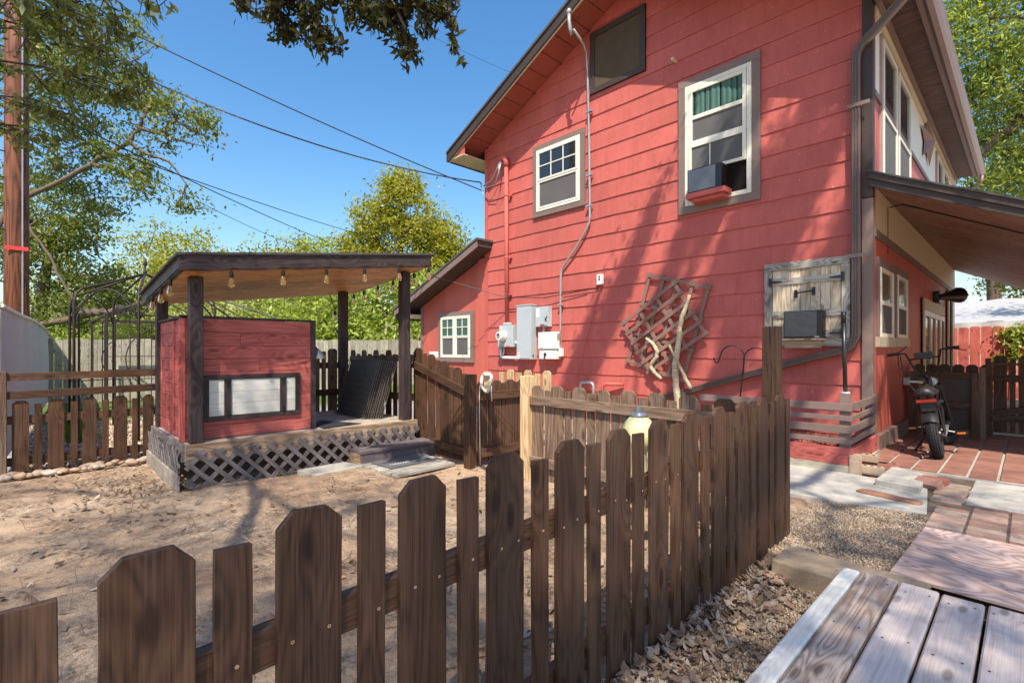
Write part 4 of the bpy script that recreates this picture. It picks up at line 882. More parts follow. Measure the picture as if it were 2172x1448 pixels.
# ---------------------------------------------------------------- things on and before the gable wall
# air conditioner in the tall upper window
ac = thing('air_conditioner', (-3.2, 6.9, 3.33), 'window air conditioner with black side on red shelf in tall upper window', 'air conditioner')
ax0, ax1, ay0, ay1, az0, az1 = -3.41, -2.92, 6.77, 7.0, 3.45, 3.79
boxo('case', M_black, ac, (ax0, ay0, az0), (ax1, ay1, az1), .008)
gq = MB()
for i in range(23): z = az0+.02 + i*.0133; gq.box((ax0+.02, ay0-.010, z), (ax1-.08, ay0-.002, z+.007))
gq.build('coil_fins', plain('pale_fins', (.36,.37,.39), .4, .3), ac)
for i in range(10): boxo('side_louvre', M_iron, ac, (ax1, ay0+.03, az0+.06+.028*i), (ax1+.006, ay1-.1, az0+.072+.028*i), 0)
boxo('shelf', M_red, ac, (ax0-.01, ay0-.03, az0-.075), (ax1+.06, ay1-.03, az0-.004)); boxo('shelf_bracket', M_red, ac, (ax0+.05, ay0+.02, az0-.13), (ax1+.02, ay1-.03, az0-.078))
MB().box((-2.86, 6.985, 3.40), (-2.68, 6.992, 3.79)).build('filler_panel', M_dark, ac)
# timber hatch with double doors round a second air conditioner
ht2 = thing('timber_hatch', (-1.95, 7.0, 1.26), 'weathered timber wall hatch with black hinges and handle', 'hatch')
hx0, hx1, hz0, hz1, hy = -2.435, -1.475, 1.265, 2.345, YW-.03
for p0, p1, wd in (((hx0,hy,hz1-.05),(hx1,hy,hz1-.05),(0,0,1)), ((hx0,hy,hz0+.05),(hx1,hy,hz0+.05),(0,0,1)), ((hx0+.045,hy,hz0+.102),(hx0+.045,hy,hz1-.102),(1,0,0)), ((hx1-.045,hy,hz0+.102),(hx1-.045,hy,hz1-.102),(1,0,0))):
    plank('frame_board', M_grey, ht2, p0, p1, .095 if wd[2] else .088, .05, wd)
M_pale = wood('pale_weathered_pine', (.36,.25,.15), (.64,.52,.37), .75, .4, objvar=.15, ringmix=.45, worn=(.5,.47,.42), wornamt=.4)
nb = 7; bw = (hx1-hx0-.19)/nb
for i in range(nb): plank('board', M_pale, ht2, (hx0+.095+bw*(i+.5), hy+.006, hz0+.1), (hx0+.095+bw*(i+.5), hy+.006, hz1-.1), bw-.004, .02, (1,0,0), .001)
for z in (2.10, 1.675, 1.425):
    plank('batten', M_grey, ht2, (hx0+.095, hy-.013, z), (-1.96, hy-.013, z), .085, .018, (0,0,1)); plank('batten', M_grey, ht2, (-1.957, hy-.013, z), (hx1-.09, hy-.013, z), .085, .018, (0,0,1))
for s, x in ((1, hx0+.075), (-1, hx1-.075)):
    for z in (2.10, 1.425):
        MB().box((x-.018, hy-.034, z-.055), (x+.018, hy-.026, z+.055)).add([(x,hy-.03,z-.02),(x,hy-.03,z+.02),(x+s*.14,hy-.03,z+.006),(x+s*.14,hy-.03,z-.006),(x,hy-.024,z-.02),(x,hy-.024,z+.02),(x+s*.14,hy-.024,z+.006),(x+s*.14,hy-.024,z-.006)], [(0,1,2,3),(7,6,5,4),(0,4,5,1),(1,5,6,2),(2,6,7,3),(3,7,4,0)]).build('hinge', M_black, ht2)
MB().tube([(-2.06,hy-.012,1.93),(-2.06,hy-.05,1.935),(-1.86,hy-.05,1.955),(-1.86,hy-.012,1.95)], .009, 6).build('handle', M_black, ht2)
boxo('handle_plate', M_black, ht2, (-2.08,hy-.02,1.88), (-2.04,hy-.012,1.98)); boxo('handle_plate', M_black, ht2, (-1.88,hy-.02,1.90), (-1.84,hy-.012,2.0))
ac2 = thing('air_conditioner', (-1.92, 6.8, 1.36), 'black finned air conditioner jutting from the timber hatch', 'air conditioner')
cx0, cx1, cz0, cz1, cy0 = -2.15, -1.725, 1.365, 1.70, 6.81
boxo('case', M_black, ac2, (cx0, cy0, cz0), (cx1, 6.965, cz1), .008)
gq = MB()
for i in range(22): z = cz0+.025+i*.0138; gq.box((cx0+.015, cy0-.012, z), (cx1-.055, cy0-.002, z+.008))
gq.build('coil_fins', plain('grey_fins', (.20,.19,.18), .45, .2), ac2)
for i in range(12): boxo('side_louvre', M_iron, ac2, (cx1, cy0+.03, cz0+.04+.024*i), (cx1+.006, cy0+.12, cz0+.05+.024*i), 0)
boxo('badge', M_plast, ac2, (cx1-.08, cy0-.004, cz0+.01), (cx1-.03, cy0-.001, cz0+.022), 0)
plank('shelf', M_newpost, ac2, (cx0-.0,6.84,cz0-.015), (cx1,6.84,cz0-.015), .19, .024, (0,1,0)); plank('shelf_apron', M_beam, ac2, (cx0+.02,6.78,cz0-.075), (cx1-.0,6.78,cz0-.075), .09, .02, (0,0,1))
# electrical gear
em = thing('electric_meter', (-7.3, 6.95, 1.27), 'grey electric meter box with round glass meter below red mast', 'meter')
boxo('box', M_galv, em, (-7.51, 6.86, 1.28), (-7.10, 7.0, 1.715), .008); boxo('hub', M_galv, em, (-7.42, 6.88, 1.716), (-7.26, 6.99, 1.775), .02)
MB().lathe([(.10,0),(.105,.03),(.095,.04),(.095,.12),(.085,.14),(.02,.145)], (-7.38,6.86,1.50), 18, (0,-1,0)).build('meter_dome', M_plast, em, smooth=40)
MB().lathe([(.05,0),(.05,.004)], (-7.38,6.712,1.51), 14, (0,-1,0)).build('dial', M_galvd, em); boxo('display', M_black, em, (-7.41,6.70,1.515), (-7.35,6.706,1.54), 0)
boxo('side_box', M_galv, em, (-7.60,6.9,1.26), (-7.515,7.0,1.55), .01); boxo('warning_label', M_orange, em, (-7.33,6.857,1.29), (-7.2,6.859,1.312), 0); boxo('paper_label', M_plast, em, (-7.49,6.857,1.64), (-7.42,6.859,1.69), 0)
MB().tube([(-7.55,6.95,1.27),(-7.56,6.95,1.13),(-7.53,6.95,1.08),(-7.47,6.95,1.065),(-6.98,6.95,1.065)], .03, 10).build('conduit', M_plast, em, smooth=1); MB().tube([(-7.42,6.92,1.28),(-7.46,6.94,1.18),(-7.5,6.95,1.1)], .022, 8).build('conduit', M_galvd, em, smooth=1); MB().tube([(-7.1,6.93,1.36),(-6.97,6.93,1.36)], .035, 10).build('conduit', M_plast, em, smooth=1)
bp_ = thing('breaker_panel', (-6.78, 6.95, 1.03), 'tall grey breaker panel box in middle of wall equipment', 'electrical box')
boxo('box', M_galv, bp_, (-6.97, 6.83, 1.04), (-6.585, 7.0, 2.07), .004); boxo('rain_cap', M_galv, bp_, (-6.985, 6.82, 2.072), (-6.575, 7.0, 2.092), .004)
boxo('door', M_galv, bp_, (-6.95, 6.822, 1.06), (-6.605, 6.829, 2.05), .002); boxo('warning_label', M_plast, bp_, (-6.94,6.8205,1.05), (-6.88,6.8215,1.17), 0)
for z in (1.075, 1.14): boxo('label_band', M_redlamp, bp_, (-6.94,6.8195,z), (-6.88,6.8204,z+.01), 0)
MB().lathe([(.015,0),(.015,.008)], (-6.575,6.88,1.12), 10, (1,0,0)).build('knockout', M_iron, bp_)
ds = thing('disconnect_box', (-6.35, 6.95, 1.65), 'small grey disconnect box with red lever right of breaker panel', 'electrical box')
boxo('box', M_galv, ds, (-6.52, 6.89, 1.66), (-6.20, 7.0, 2.035), .004); boxo('paper_label', M_plast, ds, (-6.50,6.886,1.84), (-6.42,6.889,2.0), 0); boxo('warning_label', M_redlamp, ds, (-6.40,6.886,1.67), (-6.29,6.889,1.70), 0)
boxo('side_box', M_galv, ds, (-6.27,6.86,1.68), (-6.215,6.889,1.96), .003); MB().bar((-6.24,6.85,1.78),(-6.17,6.83,1.84), .02, .012).build('lever', M_black, ds)
iv = thing('solar_inverter', (-6.15, 6.95, 1.05), 'cream two-part inverter box below the small disconnect box', 'electrical box')
boxo('cover', M_plast, iv, (-6.41, 6.84, 1.235), (-5.96, 7.0, 1.55), .015); boxo('cover', M_plast, iv, (-6.40, 6.86, 1.05), (-5.98, 7.0, 1.228), .012)
MB().lathe([(.028,0),(.028,.02)], (-6.24,6.86,1.14), 12, (0,-1,0)).build('knob', M_black, iv, smooth=40); MB().tube([(-6.24,6.84,1.12),(-6.24,6.83,1.06)], .014, 6).build('cable', M_cable, iv)
boxo('side_label', M_galvd, iv, (-5.959,6.87,1.40), (-5.957,6.95,1.52), 0); boxo('warning_label', M_orange, iv, (-6.35,6.838,1.255), (-6.28,6.8395,1.265), 0)
boxo('junction', M_plast, iv, (-5.955,6.9,1.1), (-5.90,6.99,1.25), .01); MB().tube([(-6.36,6.95,1.66),(-6.36,6.95,1.55)], .018, 8).build('conduit', M_galvd, iv)
ph = thing('junction_box', (-5.085, 6.97, 2.28), 'small white telephone junction box high on the red wall', 'junction box')
boxo('case', M_plast, ph, (-5.145, 6.95, 2.33), (-5.02, 7.0, 2.51), .012); boxo('label', M_black, ph, (-5.10,6.948,2.40), (-5.07,6.9495,2.44), 0); boxo('label', M_black, ph, (-5.10,6.948,2.45), (-5.07,6.9495,2.48), 0)
MB().tube([(-5.10,6.97,2.33),(-5.16,6.975,2.29),(-5.35,6.985,2.27),(-5.9,6.985,2.235)], .006, 5).build('wire', M_iron, ph)
w5 = [atY(905,575,4.2), atY(925,588,5.0), atY(960,598,6.2), (-7.3,6.88,2.28), (-6.3,6.93,2.20), (-5.35,6.97,2.27)]
MB().tube(w5, .008, 6).build('aerial_cable', M_cable); tag(bpy.data.objects['aerial_cable'], 'thin cable from pavilion across wing to white junction box', 'cable')
MB().tube([(-5.09,6.985,2.3),(-5.6,6.985,.72)], .006, 5).build('wall_wire', M_red); tag(bpy.data.objects['wall_wire'], 'thin red wire slanting down wall from white junction box', 'wire')
# gas pipes low on the wall
for nm, pts, m in (('gas_pipe', [(-5.45,6.9,.3),(-5.45,6.9,.60),(-5.43,6.9,.645),(-5.38,6.9,.66),(-5.24,6.9,.66),(-5.19,6.9,.645),(-5.17,6.9,.60),(-5.17,6.9,.35)], M_galvd), ('gas_pipe', [(-4.98,6.9,.35),(-4.98,6.9,.60),(-4.95,6.9,.64),(-4.9,6.9,.65),(-4.6,6.95,.66)], M_red)):
    o = MB().tube(pts, .028, 8).build(nm, m, smooth=1)
    tag(o, 'grey arched gas pipe above the picket tops' if m is M_galvd else 'red painted gas pipe elbow above the picket tops', 'pipe')
sp = MB().tube([(-4.35,7.0,4.98),(-4.35,6.88,4.98)], .022, 8).build('wall_stub', M_fascw); sp.location = atY(1430,131,6.93); tag(sp, 'short pale pipe stub high on the red wall', 'pipe')
# overlapping wall trellises and driftwood
M_lath = paint('reddish_brown_lath', (.24,.135,.105), .6, .15, 5, .2, 60, objvar=.12)
def trellis(name, o, u, Lu, v, Lv, nu, nv, y, label):
    tr = thing(name, (o[0], y, o[1]), label, 'trellis', 'wooden trellis panels on the gable wall'); o, u, v = Vector((o[0],0,o[1])), Vector((u[0],0,u[1])).normalized(), Vector((v[0],0,v[1])).normalized()
    for i in range(nv): p = o + v*(.05+(Lv-.1)*i/(nv-1)); plank('lath', M_lath, tr, Vector((0,y-.018,0))+p, Vector((0,y-.018,0))+p+u*Lu, .054, .014, v, .001)
    for i in range(nu): p = o + u*(.05+(Lu-.1)*i/(nu-1)); plank('lath', M_lath, tr, Vector((0,y-.003,0))+p, Vector((0,y-.003,0))+p+v*Lv, .054, .014, u, .001)
trellis('trellis', (-4.17,2.45), (1.04,-.30), 1.08, (-.30,-1.04), 1.5, 5, 4, YW-.04, 'brown wooden trellis panel tilted right behind another trellis')
trellis('trellis', (-4.66,1.66), (.97,.62), 1.16, (.53,-.84), 1.0, 4, 6, YW-.085, 'brown wooden trellis panel tilted left in front of another')
def branch(pts, rad, label):
    P = [Vector(p) for p in pts]; out = []; rs_ = []
    for i in range(len(P)-1):
        for j in range(4): t = j/4; out.append(P[i].lerp(P[i+1], t) + Vector((random.uniform(-.008,.008), random.uniform(-.006,.006), 0))); rs_.append((rad[i]*(1-t)+rad[i+1]*t)*random.uniform(.93,1.08))
    o = MB().tube(out+[P[-1]], rs_+[rad[-1]], 8).build('driftwood_branch', M_drift, smooth=1); tag(o, label, 'branch', 'driftwood branches on the trellis')
yb = 6.88
branch([(-3.60,yb,.30),(-3.64,yb,.70),(-3.66,yb,1.02),(-3.58,yb,1.42),(-3.585,yb,1.52),(-3.53,yb,1.75),(-3.43,yb,2.02)], [.05,.048,.048,.04,.037,.035,.024], 'tall pale driftwood branch standing upright before trellis')
branch([(-4.14,yb,1.40),(-4.02,yb,1.31),(-3.95,yb,1.20),(-3.97,yb,1.10),(-4.06,yb,1.0),(-4.05,yb,.93),(-3.98,yb,.86),(-3.88,yb,.78)], [.02,.028,.033,.031,.028,.03,.028,.025], 'crooked S-shaped driftwood branch tied to trellis')
branch([(-3.73,yb-.03,1.29),(-3.62,yb-.03,1.08),(-3.5,yb-.03,.86),(-3.40,yb-.03,.66)], [.018,.02,.024,.028], 'thin straight driftwood stick crossing the tall branch')
# double shepherd hook
hk = thing('shepherd_hook', (-2.42, 6.2, 0), 'thin rusty double-armed shepherd hook before red wall', 'hook')
MB().tube([(-2.48,6.2,0),(-2.44,6.2,.7),(-2.41,6.2,.98)], .009, 6).build('stem', M_iron, hk)
arc = lambda cx, cz, r, a0, a1: [(cx+r*math.cos(R(a0+(a1-a0)*i/14)), 6.2, cz+r*math.sin(R(a0+(a1-a0)*i/14))) for i in range(15)]
MB().tube([(-2.41,6.2,.93)]+arc(-2.54,1.13,.145,-10,168)+[(-2.70,6.2,1.10),(-2.72,6.2,1.06),(-2.75,6.2,1.06),(-2.77,6.2,1.12)], .008, 6).build('arm', M_iron, hk, smooth=1)
MB().tube([(-2.41,6.2,.93)]+arc(-2.26,1.10,.145,190,12)+[(-2.10,6.2,1.08),(-2.08,6.2,1.04),(-2.05,6.2,1.05)], .008, 6).build('arm', M_iron, hk, smooth=1)
# hose hung at the gate
hs = thing('garden_hose', (-3.93, 3.36, .8), 'white garden hose looped over hook beside the open gate', 'hose')
hp = []
for i in range(80):
    t = i/79; a = t*2*math.pi*2.6; hp.append((-3.875+.085*math.cos(a)*(1-.25*t), 3.36+.01*math.sin(a*3), .90+.10*math.sin(a)*(1-.2*t)+.02*math.cos(2*a)))
MB().tube(hp, .011, 6).build('coil', M_hose, hs, smooth=1); MB().tube([(-3.955,3.36,.9),(-3.985,3.36,.80),(-3.995,3.37,.5),(-3.995,3.38,.02)], .005, 6).build('tail', M_hose, hs, smooth=1)
MB().tube([(-3.81,3.37,.86),(-3.812,3.375,.78),(-3.813,3.38,.70)], .006, 6).build('tail', M_hose, hs, smooth=1)
boxo('hook', M_newpost, hs, (-3.93,3.375,.80), (-3.84,3.395,1.0))
so = boxo('solar_sensor', M_plast, None, (-5.02,3.44,1.12), (-4.93,3.52,1.20), .01); tag(so, 'small white sensor box on top of sloping picket fence', 'sensor')
# yellow hydrant ornament
hd = thing('garden_lamp', (-1.80, 2.90, 0), 'pale yellow ribbed globe lamp with grey cap behind near fence', 'lamp')
c = (-1.80, 2.90, -.02)
MB().lathe([(.05,.40),(.055,.42),(.052,.56),(.06,.575),(.068,.598)], c, 24).build('body', M_yel, hd, smooth=40); MB().lathe([(.09,0),(.09,.02),(.022,.03),(.018,.40)], c, 14).build('stand', M_iron, hd, smooth=40)
q = MB(); n = 48
prof = [(.07,.595),(.092,.62),(.104,.655),(.108,.69),(.104,.725),(.09,.76),(.068,.788),(.045,.802)]
for r_, z in prof:
    for k in range(n): a = 2*math.pi*k/n; rr = r_*(1-.045*(abs(math.sin(a*5)) < .35)); q.v.append((c[0]+rr*math.cos(a), c[1]+rr*math.sin(a), c[2]+z))
q.f = [(i*n+k, i*n+(k+1) % n, (i+1)*n+(k+1) % n, (i+1)*n+k) for i in range(len(prof)-1) for k in range(n)] + [tuple((len(prof)-1)*n+k for k in range(n))]
q.build('bonnet', M_yel, hd, smooth=1)
MB().lathe([(.055,.795),(.057,.81),(.045,.825),(.022,.828),(.022,.865),(.018,.868)], c, 12).build('cap_nut', M_galvd, hd, smooth=30)
# ---------------------------------------------------------------- planter and bricks by the house corner
pb = thing('planter', (-1.8, 6.3, 0), 'red timber planter with brown slat railing at house corner', 'planter')
px0, px1, py0, py1 = -2.75, -1.20, 5.78, 6.96
for z0, z1, m, e in ((-.0,.085,M_greyy,.012), (.088,.255,M_redwood,0)):
    plank('front_board', m, pb, (px0,py0-e,(z0+z1)/2), (px1+e,py0-e,(z0+z1)/2), z1-z0, .04, (0,0,1)); plank('side_board', m, pb, (px1+e-.02,py0-e+.021,(z0+z1)/2), (px1+e-.02,py1,(z0+z1)/2), z1-z0, .04, (0,0,1))
boxo('mulch_bed', paint('mulch_soil', (.16,.05,.035), .95, .4, 20, 1, 60), pb, (px0,py0+.03,.0), (px1-.04,py1,.20), 0)
for i, (z, h) in enumerate(((.655,.075),(.545,.05),(.435,.075),(.318,.05))):
    plank('slat', M_trim, pb, (px0,py0-.005,z), (px1-.01,py0-.005,z), h, .022, (0,0,1)); plank('slat', M_trim, pb, (px1-.02,py0+.012,z), (px1-.02,py1-.02,z+.01), h, .022, (0,0,1))
plank('post', M_trim, pb, (px1-.075,py0+.05,.1), (px1-.075,py0+.05,.79), .085, .085, (1,0,0)); plank('post', M_trim, pb, (px1-.03,py1-.05,.1), (px1-.03,py1-.05,.72), .05, .05, (1,0,0)); plank('post', M_trim, pb, (px0+.3,py0+.05,.1), (px0+.3,py0+.05,.66), .06, .06, (1,0,0))
bk = thing('umbrella_pole', (-1.275, 5.83, .79), 'black metal tube standing on post at planter corner', 'pole')
MB().tube([(-1.275,5.83,.80),(-1.29,5.83,1.50)], .019, 10).build('tube', M_black, bk, smooth=1); MB().tube([(-1.289,5.83,1.5),(-1.291,5.83,1.60)], .023, 10).build('sleeve', M_black, bk, smooth=1); MB().tube([(-1.275,5.83,.792),(-1.275,5.83,.803)], .04, 12).build('collar', M_plast, bk)
ml = np.stack([RNG.uniform(px0,px1-.05,900), RNG.uniform(py0+.04,py1,900), np.full(900,.205)], -1)
V, Fc = leaf_quads(ml, np.full(900,.04), .45, .1, seed=5); tag(mesh_np('mulch', V, Fc, leafmat('red_mulch', [(.22,.06,.04),(.32,.1,.07),(.12,.04,.03)], 0, .8)), 'red bark mulch and dry leaves inside the corner planter', 'mulch', kind='stuff')
BL = [((-1.19,5.80,.10), .35, (.105,.10,.20), M_brickt, 'yellowish block standing upright against planter corner'), ((-1.07,5.90,.055), .12, (.20,.095,.07), M_brickt, 'grey-tan cored brick lying lowest in front of the small stack'), ((-1.09,6.15,.055), .1, (.2,.095,.07), M_brick, 'red cored brick lying behind the tan bricks'), ((-1.15,6.10,.128), .05, (.2,.11,.07), M_brickt, 'grey-tan cored brick on top of small brick stack'), ((-.99,6.16,.055), .2, (.19,.09,.07), M_brick, 'red cored brick at right end of small stack')]
for p, a, dm_, m, lab in BL:
    t = thing('brick', p, lab, 'brick', 'loose bricks by the planter'); Mx = Matrix.Translation(Vector(p)) @ Matrix.Rotation(a,4,'Z')
    q = MB().box((-dm_[0]/2,-dm_[1]/2,-dm_[2]/2), (dm_[0]/2,dm_[1]/2,dm_[2]/2)); me = bpy.data.meshes.new('body'); me.from_pydata(q.v, [], q.f)
    bm = bmesh.new(); bm.from_mesh(me); bmesh.ops.bevel(bm, geom=bm.edges[:], offset=.006, segments=2, affect='EDGES'); bm.to_mesh(me); bm.free(); me.materials.append(m)
    place(bpy.data.objects.new('body', me), Mx, t)
    if dm_[2] < .1:
        for h_ in (-.055, 0, .055):
            q = MB().lathe([(.017,0),(.017,.0015)], (h_,0,dm_[2]/2), 10); me = bpy.data.meshes.new('dark_hole_disc'); me.from_pydata(q.v, [], q.f); me.materials.append(M_dark); place(bpy.data.objects.new('dark_hole_disc', me), Mx, t)  # flat dark disc stands in for the shade inside each hole
rb = MB().prism([(-.96,5.42,.012),(-.64,5.36,.012),(-.66,5.98,.012),(-.95,6.18,.012)], (0,0,.055)); tag(rb.build('paving_slab', M_conc, bevel=.008), 'pale flat paving slab beside the loose red bricks', 'slab')
for p, a, tx, lab in (((-.60,5.86,.04), -.25, 0, 'loose flat red brick at patio edge'), ((-.62,5.66,.05), -.4, .5, 'tilted broken red brick on rubble between slab and path')):
    o = put('brick', brick_mesh('red', M_brick, .19, .1, .062), p, a, tx); tag(o, lab, 'brick', 'loose red bricks at the patio edge')
# ---------------------------------------------------------------- deck, plywood and kerb in the foreground
dk = thing('deck', (.3, 1.2, 0), 'worn pale plank deck at bottom right corner', 'deck')
xs_ = [(-.672,-.598,M_deckw)]; x = -.588
for i in range(12): xs_.append((x, x+.143, M_deckb if i == 0 else M_deckp)); x += .154
for i, (a, c_, m) in enumerate(xs_):
    ye = 3.03 + random.uniform(-.012,.012); p = plank('deck_plank', m, dk, ((a+c_)/2, -1.6, .082), ((a+c_)/2, ye, .082), c_-a, .036, (1,0,0), .007)
    for yy in (2.93, 2.4, 1.8, 1.2):
        for dx in (-.045, .045):
            if m is M_deckw and dx > 0: continue
            q = MB().lathe([(.0045,0),(.0045,.0012)], ((a+c_)/2+dx+random.uniform(-.008,.008), yy+random.uniform(-.02,.02), .1002), 8).build('nail', M_iron, p)
for y in (-1.2, .2, 1.6, 2.9): boxo('joist', M_trimd, dk, (-.66, y, -.07), (1.25, y+.04, .062), 0)
pw = plank('plywood_sheet', M_ply, None, (.75, 3.72, .042), (-.50, 3.76, .042), 1.02, .018, (0,1,0), .002); tag(pw, 'pinkish plywood sheet with swirling grain beyond the deck', 'plywood')
kb = MB().prism([(-.995,2.95,-.08),(-.35,2.93,-.08),(-.34,3.22,-.08),(-.99,3.24,-.08)], (0,0,.142)); tag(kb.build('concrete_block', M_concd, bevel=.01), 'long brown-grey concrete edging block beside the deck', 'block')
kb2 = MB().prism([(-1.09,1.40,-.1),(-.75,1.32,-.1),(-.72,1.46,-.1),(-1.06,1.54,-.1)], (0,0,.10)); tag(kb2.build('concrete_block', M_concd, bevel=.01), 'short concrete edging block at bottom edge beside fence', 'block')
# stones
def stone_mesh(i):
    bm = bmesh.new(); bmesh.ops.create_icosphere(bm, subdivisions=2, radius=1); rr = random.Random(i)
    f = [Vector((rr.uniform(-1,1), rr.uniform(-1,1), rr.uniform(-1,1))).normalized() for _ in range(6)]
    for v in bm.verts:
        n_ = v.co.normalized(); v.co *= 1 + .16*sum(max(0, n_.dot(d))**2 for d in f) - .2 - .1*max(0, n_.z)
        v.co.z *= .62
    me = bpy.data.meshes.new('stone'); bm.to_mesh(me); bm.free(); me.polygons.foreach_set('use_smooth', [True]*len(me.polygons)); me.materials.append(M_rock); return me
SM = [stone_mesh(i) for i in range(6)]
def stone(p, s, lab, grp, i):
    o = bpy.data.objects.new('stone', SM[i % 6]); place(o, Matrix.Translation(Vector(p)) @ Matrix.Rotation(random.uniform(0,6),4,'Z') @ Matrix.Diagonal((s*random.uniform(.8,1.3), s*random.uniform(.7,1.1), s*random.uniform(.8,1.1), 1)))
    tag(o, lab, 'stone', grp)
for i in range(34):
    y = random.uniform(1.35, 2.95); stone((-1.0+abs(random.gauss(0,.09)), y, -.035), random.uniform(.018,.034), 'tan river stone among dry leaves at the foot of near fence', 'river stones under the near fence', i)
for i in range(14):
    stone((random.uniform(-1.08,-.8), random.uniform(3.28,3.42), .012), random.uniform(.014,.026), 'small river stone beyond the concrete edging block by fence end', 'river stones beyond the edging block', i)
for i in range(46):
    stone((-6.78+random.uniform(-.06,.16), random.uniform(-.3,1.0), .02), random.uniform(.03,.06), 'rounded tan stone in the row along low left fence', 'border stones of the left fence', i)
# ---------------------------------------------------------------- right hand yard: bike, frame, gate, red fence, canopy
bike = thing('electric_bike', (-.7, 7.75, .03), 'black fat-tyre electric bike on kickstand seen from behind', 'bicycle')
LEAN = Matrix.Translation((-.69,7.15,.032)) @ Matrix.Rotation(R(3.5),4,'Z') @ Matrix.Rotation(R(-9),4,'Y')
def bk_(b, name, m, smooth=40, parent=None):
    b.v = [tuple(LEAN @ Vector(v)) for v in b.v]; return b.build(name, m, parent or bike, smooth=smooth)
def torus(c, R_, r_, axis='X', seg=44, ring=12, tread=True, rz=0):
    b = MB(); n = ring
    for i in range(seg):
        a = 2*math.pi*i/seg; bump_ = 1.0
        for k in range(n):
            t = 2*math.pi*k/n; rr = R_ + r_*math.cos(t); xx = r_*.95*math.sin(t)
            p = Vector((xx, rr*math.cos(a), rr*math.sin(a))); p = Matrix.Rotation(rz,4,'Z') @ p; b.v.append(tuple(Vector(c)+p))
    b.f = [(i*n+k, i*n+(k+1) % n, ((i+1) % seg)*n+(k+1) % n, ((i+1) % seg)*n+k) for i in range(seg) for k in range(n)]
    return b
def knobs(c, R_, r_, rz=0):
    b = MB()
    for i in range(56):
        a = 2*math.pi*i/56
        for j, t in enumerate((-.75,-.38,0,.38,.75)):
            aa = a + (.055 if j % 2 else 0); rr = R_ + r_*math.cos(t); p = Vector((r_*.95*math.sin(t), rr*math.cos(aa), rr*math.sin(aa))); nrm = Vector((math.sin(t), math.cos(t)*math.cos(aa), math.cos(t)*math.sin(aa)))
            Mz = Matrix.Rotation(rz,4,'Z'); p = Mz @ p + Vector(c); nrm = Mz.to_3x3() @ nrm
            b.bar(p-nrm*.002, p+nrm*.007, .013, .015, Mz.to_3x3() @ Vector((1,0,0)))
    return b
WR, TR = .205, .057; hz = WR+TR
def wheel(c, rz=0):
    wh = bk_(torus(c, WR, TR, rz=rz), 'tyre', M_rubber, 1); bk_(knobs(c, WR, TR, rz), 'tread', M_rubber, False, wh)
    bk_(torus(c, WR-.045, .018, rz=rz, ring=8), 'rim', M_black, 1, wh)
    b = MB(); Mz = Matrix.Rotation(rz,4,'Z')
    for i in range(12): a = 2*math.pi*i/12; d = Mz @ Vector((0, math.cos(a), math.sin(a))); s = Mz @ Vector((.03*(1 if i % 2 else -1),0,0)); b.tube([Vector(c)+s+d*.03, Vector(c)+d*(WR-.05)], .004, 5)
    bk_(b, 'spokes', M_black, False, wh); bk_(MB().lathe([(.02,-.07),(.05,-.06),(.06,-.03),(.06,.03),(.05,.06),(.02,.07)], c, 14, tuple(Mz @ Vector((1,0,0)))), 'hub', M_black, 40, wh)
rw, fw_ = (0,0,hz), (0.05,1.12,hz)
wheel(rw); wheel(fw_, R(-14))
b = MB(); n = 12
for i in range(n+1):
    a = R(35 + 130*i/n)
    for k in range(7): t = (k-3)/3; b.v.append((.075*t, -(WR+TR+.03-.03*t*t)*math.cos(a)*-1, hz+(WR+TR+.03-.03*t*t)*math.sin(a)))
b.f = [(i*7+k, i*7+k+1, (i+1)*7+k+1, (i+1)*7+k) for i in range(n) for k in range(6)]
b.v = [(x, -y, z) for x, y, z in b.v]
bk_(b, 'rear_fender', M_black, 1)
b = MB()
for s in (-1, 1): b.tube([(s*.09,0,hz),(s*.10,.25,.52),(s*.055,.34,.60)], .012, 6); b.tube([(s*.09,0,hz),(s*.07,.40,.30)], .012, 6); b.tube([(s*.075,-.10,.60),(s*.075,.10,.685),(s*.06,.35,.70)], .011, 6); b.tube([(s*.09,.0,hz),(s*.08,-.05,.62)], .008, 6)
bk_(b, 'rear_frame', M_black)
bk_(MB().tube([(0,.38,.30),(0,.42,.60),(0,.90,.70),(0,.95,.62),(0,.45,.30)], .028, 8), 'main_frame', M_black); bk_(MB().box((-.045,.48,.42),(.045,.84,.62)), 'battery', M_black, False)
b = MB()
for s in (-1, 1): b.tube([(s*.075+.05,1.12,hz),(s*.075+.02,.96,.72)], [.014,.017], 8)
b.bar((-.08,.96,.72),(.12,.96,.72), .06, .04); bk_(b, 'fork', M_iron); bk_(MB().tube([(0,.93,.62),(0,.90,.84)], .03, 8), 'head_tube', M_black)
b = MB(); b.tube([(0,.90,.84),(-.03,.88,.90)], .025, 8)
b.tube([(-.31,.70,1.185),(-.24,.74,1.19),(-.17,.80,1.18),(-.10,.86,.93),(.0,.88,.90),(.10,.86,.93),(.17,.80,1.18),(.24,.74,1.19),(.31,.70,1.185)], .012, 8); b.tube([(-.14,.82,1.10),(.14,.82,1.10)], .010, 8)
bk_(b, 'handlebar', M_black, 1)
bk_(MB().tube([(-.34,.69,1.185),(-.23,.735,1.19)], .018, 8), 'grip', M_rubber, 40); bk_(MB().tube([(.23,.735,1.19),(.34,.69,1.185)], .018, 8), 'grip', M_rubber, 40)
bk_(MB().box((-.09,.79,1.10),(.09,.82,1.175)), 'bar_pad', M_seat, False); b = MB(); b.tube([(-.25,.74,1.19),(-.2,.70,1.22),(-.13,.68,1.27)], .006, 6); bk_(b, 'brake_lever', M_black); bk_(MB().tube([(.24,.74,1.19),(.33,.64,1.16),(.40,.62,1.14)], .006, 6), 'brake_lever', M_black)
